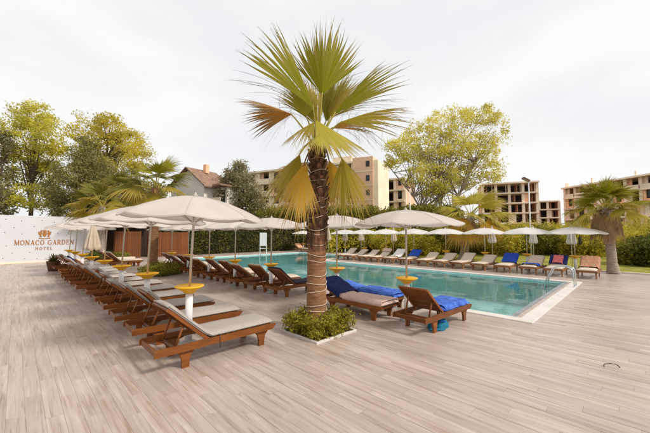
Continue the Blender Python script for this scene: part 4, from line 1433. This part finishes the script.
F = [ # hub, tip, depth hub, depth tip, normal(right, up, toward), half, material, droop, fold, arch, split, solid
 ((322,95),(328,14),0.0,0.10,(0.05,0.1,1),50,'frond_green',0.08,0.45,0.05,0.62,0.80),
 ((314,108),(276,20),0.05,0.15,(0.75,0.2,0.6),44,'frond_green',0.16,0.75,0.05,0.68,0.74),
 ((292,114),(238,96),-0.1,-0.2,(0.1,0.9,-0.25),62,'frond_brown',0.25,0.75,0.10,0.66,0.68),
 ((334,114),(388,50),0.1,0.25,(-0.7,0.45,0.55),42,'frond_green',0.18,0.75,0.06,0.64,0.72),
 ((340,122),(409,99),-0.1,-0.15,(-0.1,0.85,0.45),58,'frond_olive',0.26,0.60,0.10,0.58,0.70),
 ((316,120),(368,156),-0.35,-0.6,(0.35,0.75,0.6),54,'frond_pale',0.0,0.35,0.10,0.74,0.92),
 ((300,154),(260,208),-0.25,-0.35,(-0.5,0.25,0.8),44,'frond_olive',0.10,0.55,0.36,0.64,0.9),
 ((304,164),(287,236),-0.45,-0.55,(-0.1,0.2,1),35,'frond_yellow',0.03,0.45,0.26,0.62,0.9),
 ((342,158),(362,230),-0.3,-0.45,(0.15,0.15,1),38,'frond_olive',0.03,0.55,0.38,0.58,0.88),
 ((306,116),(301,74),0.45,0.7,(0.2,0.2,0.9),52,'frond_pale',0.2,0.3,0.05,0.6,0.8),
 ((314,122),(284,140),-0.5,-0.8,(-0.3,0.7,0.6),56,'frond_olive',0.35,0.4,0.12,0.6,0.8),
 ((332,128),(366,110),0.5,0.9,(-0.3,0.7,0.6),60,'frond_brown',0.3,0.4,0.10,0.6,0.8),
 ((329,160),(344,220),0.35,0.4,(0.1,0.1,1),40,'frond_yellow',0.0,0.4,0.30,0.66,0.9),
 ((308,162),(274,200),0.30,0.4,(0.3,0.1,1),46,'frond_yellow',0.15,0.4,0.32,0.66,0.85),
 ((318,126),(298,64),0.7,1.0,(0.2,0.2,0.9),40,'frond_olive',0.2,0.5,0.05,0.62,0.8),
 ((326,122),(344,58),0.8,1.0,(-0.2,0.2,0.9),38,'frond_green',0.2,0.5,0.05,0.62,0.8),
 ((320,134),(306,150),-0.6,-1.1,(-0.2,0.8,0.6),50,'frond_pale',0.3,0.4,0.1,0.62,0.85),
 ((330,118),(352,72),0.6,0.9,(-0.3,0.3,0.8),50,'frond_olive',0.2,0.5,0.05,0.6,0.8),
]
for (h_, t_, dh, dt, nn, half, mt, dr, fo, ar, spl, sol) in F:
    hub, tip = lp(*h_, dh), lp(*t_, dt)
    frond(mp, crown + Vector((random.uniform(-.05,.05), random.uniform(-.05,.05), random.uniform(-.1,.05))), hub, tip, camvec(*nn), half, mt, dr, fo, ar, n=58, split=spl, pet='petiole_brown' if h_[1] > 150 else 'petiole', ragged=0.2, solid=sol)
# hanging fibres of the blades
m = MB()
for k in range(60):
    c = random.choice([(300,70),(292,85),(285,120),(300,118),(350,95),(360,122),(372,118),(345,125),(335,100),(300,100)])
    p0 = lp(c[0]+random.uniform(-14,14), c[1]+random.uniform(-12,12), random.uniform(-.3,.3))
    d = Vector((random.uniform(-.18,.18), random.uniform(-.18,.18), -random.uniform(.12,.42)))
    m.tube([p0, p0+d*0.5+Vector((0,0,0.03)), p0+d], 0.0028, 3, caps=False)
m.build('hanging_fibres', 'frond_dead', mp, kind='stuff')

# planter with kerb and ground cover
pk = thing('square_planter', 'flush square planter with pale kerb and leafy ground cover round the main palm', 'planter', ((PLX0+PLX1)/2, (PLY0+PLY1)/2, 0))
hx, hy = (PLX1-PLX0)/2, (PLY1-PLY0)/2
kw = 0.05
for (x0,x1,y0,y1) in ((-hx,hx,-hy,-hy+kw),(-hx,hx,hy-kw,hy),(-hx,-hx+kw,-hy+kw+.002,hy-kw-.002),(hx-kw,hx,-hy+kw+.002,hy-kw-.002)):
    MB().bbox(x0,x1,y0,y1,-0.03,0.035,0.006).build('kerb', 'coping', pk)
MB().grid(lambda a, b: ((a*2-1)*(hx-kw), (b*2-1)*(hy-kw), 0.012+0.02*mnoise.noise(Vector((a*6,b*6,0)))), 12, 12).build('soil', 'soil', pk)
def cover(n_c, hx_, hy_, per, h0, h1, hole=0.28):
    out = []
    while len(out) < n_c:
        x, y = random.uniform(-hx_, hx_), random.uniform(-hy_, hy_)
        if math.hypot(x, y) < hole: continue
        h = random.uniform(h0, h1)
        out.append(np.array((x, y, h)) + rng.normal(0, 1, size=(per, 3))*np.array((0.055, 0.055, 0.06)))
    p = np.concatenate(out); return p[p[:, 2] > 0.015]
leaf_object('ground_cover', cover(210, hx-0.04, hy-0.04, 46, 0.03, 0.36), 0.05, 'leaf_planter', pk, 'stuff', aspect=0.5)
mpl = MB()
for k in range(70):
    x, y = random.uniform(-hx+.1, hx-.1), random.uniform(-hy+.1, hy-.1)
    mpl.tube([(x, y, 0), (x+random.uniform(-.05,.05), y+random.uniform(-.05,.05), random.uniform(.12,.3))], [0.006, 0.002], 4, caps=False)
mpl.build('stems', 'leaf_planter', pk, 'stuff')

# --- other fan palms
def palm(label, loc, h, r, crown_r, n_up, seed, mats, skirt=0, trunk='palm_grey', flare=1.0, lean=(0,0), elev=(-25, 80), name='fan_palm', nseg=30):
    random.seed(seed)
    t = thing(name, label, 'palm tree', loc)
    path = [Vector((0,0,0)), Vector((lean[0]*0.15, lean[1]*0.15, h*0.15)), Vector((lean[0]*0.5, lean[1]*0.5, h*0.5)), Vector((lean[0]*0.8, lean[1]*0.8, h*0.8)), Vector((lean[0], lean[1], h))]
    trunk_tube(path, [r*flare*1.35, r*flare, r, r*1.02, r*0.8], 18, 0.07, 0.02).build('trunk', trunk, t)
    c = path[-1]
    for k in range(n_up):
        f = (k+0.5)/n_up
        e = R(elev[1] + (elev[0]-elev[1])*f**0.85) + random.uniform(-.12, .12)
        q = k*2.39996 + random.uniform(-.25, .25)
        d = Vector((math.cos(q)*math.cos(e), math.sin(q)*math.cos(e), math.sin(e)))
        pl_ = crown_r*random.uniform(0.36, 0.5)
        fl = crown_r*random.uniform(0.52, 0.66)
        hub = c + d*pl_ + Vector((0, 0, -0.1*pl_))
        e2 = e - random.uniform(0.15, 0.45)
        d2 = Vector((math.cos(q)*math.cos(e2), math.sin(q)*math.cos(e2), math.sin(e2)))
        nrm = Vector((0, 0, 1)) - d2*d2.z
        if nrm.length < 0.2: nrm = Vector((-math.cos(q), -math.sin(q), 0.2))
        nrm = nrm + Vector((-math.sin(q), math.cos(q), 0))*random.uniform(-.5, .5)
        mt = mats[min(len(mats)-1, int(f*len(mats)))]
        frond(t, c + Vector((0, 0, -0.1)), hub, hub + d2*fl, nrm, random.uniform(60, 84), mt, random.uniform(0.25, 0.5), 0.32, 0.08*pl_, n=nseg+8, split=0.58, solid=0.93)
    for k in range(skirt):
        q = k*2.39996 + 0.4
        z0 = random.uniform(-0.45, 0.0)
        st_ = c + Vector((math.cos(q)*r*0.8, math.sin(q)*r*0.8, z0-0.05))
        hub = st_ + Vector((math.cos(q)*0.32, math.sin(q)*0.32, -0.1))
        d2 = Vector((math.cos(q)*0.12, math.sin(q)*0.12, -1))
        frond(t, st_, hub, hub + d2*random.uniform(0.9, 1.6), Vector((math.cos(q), math.sin(q), 0.1)), random.uniform(22, 32), 'frond_dead', 0.05, 0.3, 0.12, n=14, split=0.6, pet='petiole_brown')
    return t
G, Y_, O, Dp, Pl = 'frond_green', 'frond_yellow', 'frond_olive', 'frond_deep', 'frond_pale'
gR = ground(613.5, 273.5)
palm('stout fan palm with dry brown skirt on the lawn beside the last parasol', (gR.x, gR.y, 0.03), 3.25, 0.20, 1.85, 26, 5, [G, G, G, G, O, Pl], skirt=26, lean=(-0.16, 0.16), flare=1.02, trunk='palm_grey', elev=(-12, 84))
gM = at(462, 234, 23.5)
palm('yellowing fan palm with leaning trunk behind the far parasols', (gM.x, gM.y, 0), 3.3, 0.30, 3.0, 26, 9, [Pl, Pl, Pl, Y_, Y_], skirt=10, lean=(0.5, -0.5), elev=(-40, 70))
palm('green fan palm in a round bush between the two lounger rows', (4.75, 16.6, 0), 4.2, 0.21, 2.1, 17, 13, [G, Dp, Dp, O, O], skirt=0, trunk='palm_smooth', elev=(-25, 82))
palm('green fan palm at the end of the white sign wall', (4.55, 28.4, 0), 4.0, 0.25, 2.6, 18, 17, [Dp, Dp, O, O, O], skirt=0, trunk='palm_grey', elev=(-30, 75))
gL = at(118, 234, 34)
palm('tall drooping fan palm behind the timber shelter', (gL.x, gL.y, 0), 6.3, 0.28, 3.4, 22, 21, [Dp, O, O, Y_], skirt=8, elev=(-45, 70))
gL = at(140, 234, 36)
palm('second drooping fan palm behind the timber shelter, next to the golden tree', (gL.x, gL.y, 0), 5.0, 0.28, 3.0, 18, 23, [Dp, Dp, O, O], skirt=6, elev=(-40, 70))
gL = at(478, 234, 30)
palm('small fan palm half hidden behind the yellowing palm', (gL.x, gL.y, 0), 2.6, 0.2, 1.9, 12, 27, [Dp, O], elev=(-20, 70))
random.seed(99)

def bush(label, x, y, r, h, leaf, n, size=0.07):
    t = thing('round_bush', label, 'bush', (x, y, 0))
    lob = [(np.array((0,0,h*0.4)), (r, r, h*0.5))]
    pts, cs = clumps(lob, n, 50, 0.13)
    pts = pts[pts[:, 2] > 0.02]
    leaf_object('foliage', pts, size, leaf, t)
    m = MB()
    for j in range(10):
        e_ = Vector(cs[j]); m.tube([(e_.x*0.2, e_.y*0.2, 0), e_], [0.02, 0.006], 5, caps=False)
    m.build('stem', 'bark', t)
bush('low dark green bush round the base of the second palm', 4.95, 16.2, 0.95, 0.62, 'leaf_green', 150)
bush('green bush at the foot of the palm beside the sign wall', 4.3, 27.7, 0.8, 0.75, 'leaf_deep', 90, 0.09)
bush('rounded bush under the third palm next to the timber shelter', 5.6, 27.6, 0.7, 0.6, 'leaf_green', 70, 0.09)

# ================================================================== BUILDINGS
def frame_building(name, label, px0, px1, d0, d1, depth, z_roof, storey, nfl, bays, infill, roofover=0.6, wall_mats=('brick','concrete'), parapet=False, slab='concrete', rail=False, group=None):
    """open concrete frame seen along its front edge from pixel column px0 (distance d0) to px1 (distance d1)"""
    a = at(px0, 234, d0); b = at(px1, 234, d1); a.z = b.z = 0
    v = b - a; Lg = v.length; ang = math.atan2(v.y, v.x)
    t = thing(name, label, 'building', (a.x, a.y, 0), ang, group)   # local X along the front, local +Y away from the viewer
    s = 1
    def part(nm, mt, *bx):
        return MB().box(*bx).build(nm, mt, t)
    z0 = z_roof - storey*nfl
    for k in range(nfl+1):
        z = z0 + k*storey
        ov = roofover if k == nfl else 0.35
        part('floor_slab', slab, -ov*0.3, Lg+ov*0.3, -ov, depth, z-0.42, z)
    bw = Lg/bays
    for i in range(bays+1):
        x = i*bw
        part('column', slab, x-0.36, x+0.36, 0.02, 0.65, 0, z_roof-0.425)
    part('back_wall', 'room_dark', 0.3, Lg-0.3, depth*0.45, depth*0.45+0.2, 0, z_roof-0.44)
    part('side_wall', wall_mats[0], -0.12, 0.16, 0.67, depth-0.02, 0, z_roof-0.43)
    part('side_wall', wall_mats[0], Lg-0.16, Lg+0.12, 0.67, depth-0.02, 0, z_roof-0.43)
    for k in range(nfl):
        z = z0 + k*storey
        for i in range(bays):
            x0, x1 = i*bw+0.38, (i+1)*bw-0.38
            c = infill(k, i)
            if c == 'w':      # wall with window hole: two flanks, sill, lintel
                wq = (x1-x0)*random.uniform(0.18, 0.30)
                part('infill_wall', wall_mats[(k+i) % len(wall_mats)], x0+.01, x0+wq, 0.2, 0.42, z+.005, z+storey-0.43)
                part('infill_wall', wall_mats[(k+i) % len(wall_mats)], x1-wq, x1-.01, 0.2, 0.42, z+.005, z+storey-0.43)
                part('sill', wall_mats[(k+i) % len(wall_mats)], x0+wq+.01, x1-wq-.01, 0.2, 0.42, z+.005, z+random.uniform(0.4, 0.95))
                part('window', 'glass_dark', x0+wq+.01, x1-wq-.01, 0.5, 0.56, z+0.96, z+storey-0.44)
            elif c == 'h':    # half wall at the side
                wq = (x1-x0)*random.uniform(0.3, 0.45)
                part('infill_wall', wall_mats[(k+i) % len(wall_mats)], x0+.01, x0+wq, 0.2, 0.42, z+.005, z+storey-0.43)
            elif c == 'f':
                part('infill_wall', wall_mats[(k+i) % len(wall_mats)], x0+.01, x1-.01, 0.2, 0.42, z+.005, z+storey-0.43)
            elif c == 'b':    # balcony parapet in front, recess behind
                part('balcony_parapet', slab, x0-0.2, x1+0.2, -0.34, -0.22, z+.005, z+0.95)
                wq = (x1-x0)*0.3
                part('infill_wall', wall_mats[(k+i) % len(wall_mats)], x0+.01, x0+wq, 0.6, 0.8, z+.005, z+storey-0.43)
            if c in 'oh' and random.random() < 0.7:   # props and inner partitions
                x = random.uniform(x0+0.5, x1-0.5)
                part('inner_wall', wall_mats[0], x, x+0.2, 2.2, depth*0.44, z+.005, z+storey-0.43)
    return t, Lg, z0, part

t, Lg, z0, part = frame_building('unfinished_building', 'taller unfinished concrete frame block with open storeys beyond the bushes', 484, 539, 97, 92, 12, 17.6, 3.05, 5,
    4, lambda k, i: 'o' if k == 4 else ('h' if (i+k) % 3 == 0 else 'o'), 1.2)
for k in range(9):
    x = 0.6 + k*1.9
    part('roof_prop', 'concrete', x, x+0.12, 0.1, 0.22, 17.61-3.05+.01, 17.3) if k % 2 else None
t, Lg, z0, part = frame_building('unfinished_building', 'lower unfinished block squeezed between the two larger frames', 537.5, 560.5, 116, 113, 12, 14.2, 3.05, 4,
    2, lambda k, i: 'h' if (i+k) % 2 else 'o', 0.3)
t, Lg, z0, part = frame_building('unfinished_building', 'long unfinished salmon brick block behind the stout palm', 566, 700, 92, 62, 13, 15.6, 3.1, 4,
    9, lambda k, i: 'b' if k == 3 else ('w' if (i+k) % 2 == 0 else 'h'), 0.8)
for x in (0.4, 1.0, 8.3, 19.0):
    part('rebar_column', 'concrete', x, x+0.3, 0.1, 0.4, 15.605, 16.6 + random.uniform(0, .6))
t, Lg, z0, part = frame_building('apartment_block', 'cream apartment block with salmon end wall behind the main palm', 246, 353, 78, 66, 12, 17.4, 3.0, 5,
    8, lambda k, i: 'b' if i % 2 else 'w', 0.5, wall_mats=('cream_plaster', 'cream_plaster', 'salmon_plaster'), slab='cream_plaster')
part('end_block', 'salmon_plaster', Lg+0.15, Lg+4.6, -0.6, 11.5, 0, 18.0)
for k in range(1, 6):
    part('floor_band', 'cream_plaster', Lg+0.14, Lg+4.62, -0.66, -0.605, k*3.0-0.15, k*3.0)
for k in range(3, 6):
    part('window', 'glass_dark', Lg+3.1, Lg+3.9, -0.64, -0.602, k*3.0+0.9, k*3.0+2.1)
part('pale_pier', 'cream_plaster', Lg+4.61, Lg+5.6, -0.3, 9, 0, 17.2)
part('stair_tower', 'cream_plaster', Lg-5.5, Lg-1.0, 2.0, 8.0, 17.41, 19.2)
t, Lg, z0, part = frame_building('apartment_block', 'narrow salmon and cream block seen left of the airy tree', 377, 405, 84, 80, 10, 16.6, 3.0, 5,
    3, lambda k, i: 'o' if i == 1 else 'w', 0.3, wall_mats=('salmon_plaster', 'cream_plaster'), slab='cream_plaster')

# red roofed house
a = at(170, 234, 47); a.z = 0
b = at(203, 234, 43); b.z = 0
v = b-a; Lh = v.length
t = thing('house', 'white house with red tiled gable roof behind the palms', 'house', (a.x, a.y, 0), math.atan2(v.y, v.x))
D_ = 4.2
ze, zr = 9.0, 11.6
wl_ = MB()
wl_.add([(0,0,0),(Lh,0,0),(Lh,0,ze),(Lh*0.55,0,zr-0.3),(0,0,ze)], [(0,1,2,3,4)])
wl_.add([(0,D_,0),(Lh,D_,0),(Lh,D_,ze),(Lh*0.55,D_,zr-0.3),(0,D_,ze)], [(4,3,2,1,0)])
wl_.add([(0,0,0),(0,D_,0),(0,D_,ze),(0,0,ze)], [(3,2,1,0)]); wl_.add([(Lh,0,0),(Lh,D_,0),(Lh,D_,ze),(Lh,0,ze)], [(0,1,2,3)])
wl_.build('wall', 'white_plaster', t)
rf = MB()
for (x0, z0_, x1, z1_) in ((-0.7, ze-0.45, Lh*0.55, zr), (Lh*0.55, zr, Lh+0.9, ze-0.45)):
    rf.add([(x0,-0.6,z0_),(x1,-0.6,z1_),(x1,D_+.6,z1_),(x0,D_+.6,z0_),(x0,-0.6,z0_-.16),(x1,-0.6,z1_-.16),(x1,D_+.6,z1_-.16),(x0,D_+.6,z0_-.16)],
           [(0,1,2,3),(7,6,5,4),(0,4,5,1),(2,6,7,3),(0,3,7,4),(1,5,6,2)])
ro = rf.build('roof', 'roof_tile', t)
MB().box(Lh*0.62, Lh*0.62+0.6, 2, 2.6, zr-0.6, zr+0.7).build('chimney', 'brick', ro)
for (x, z) in ((0.9, 6.2), (2.9, 6.2), (1.6, 3.2)):
    wo = MB().box(x, x+0.9, -0.04, 0.02, z, z+1.2).build('window', 'glass_dark', t)
    MB().box(x-0.08, x+0.98, -0.10, -0.045, z-0.1, z-0.02).build('sill', 'white_plaster', wo)
# side wing with balcony
MB().box(Lh+0.02, Lh+2.2, 2.2, D_, 0, 8.6).build('wing', 'white_plaster', t)
MB().box(Lh+0.4, Lh+1.8, 2.12, 2.18, 6.3, 8.2).build('window', 'glass_dark', t)
MB().box(Lh+0.02, Lh+2.3, 0.9, 2.19, 5.9, 6.1).build('balcony_slab', 'white_plaster', t)
MB().box(Lh+0.02, Lh+2.3, 0.88, 0.95, 6.11, 7.0).build('balcony_parapet', 'cream_plaster', t)
MB().box(Lh+0.95, Lh+2.6, 0.6, D_+.4, 8.61, 8.85).build('wing_roof', 'roof_tile', t)

# ================================================================== LAMP POSTS
def lamp_post(label, px, py_top, d, lean=0.0):
    g = at(px, 234, d); z = at(px, py_top, d).z
    t = thing('lamp_post', label, 'lamp post', (g.x, g.y, 0), R(YAW))
    MB().tube([(0,0,0),(0,0,z*0.5),(0,0,z)], [0.07, 0.055, 0.045], 10).build('pole', 'white_paint', t)
    MB().lathe([(0.12,0),(0.12,0.05),(0.075,0.12)], 12).build('foot', 'white_paint', t)
    h = MB(); h.bbox(-0.55, 0.05, -0.16, 0.16, -0.08, 0.10, 0.03)
    ho = h.build('lamp_head', 'lamp_head', t); ho.location = (0, 0, z); ho.rotation_euler = (0, R(28), 0)
    MB().bbox(-0.5, -0.05, -0.13, 0.13, -0.095, -0.083, 0.003).build('diffuser', 'white_paint', ho)
lamp_post('tall white lamp post with tilted brown head behind the far parasols', 530.5, 181, 26)
lamp_post('white lamp post in front of the airy tree', 410.5, 188, 36)

print('objects', len(bpy.data.objects), 'tris approx', sum(len(m.polygons) for m in bpy.data.meshes)*2)
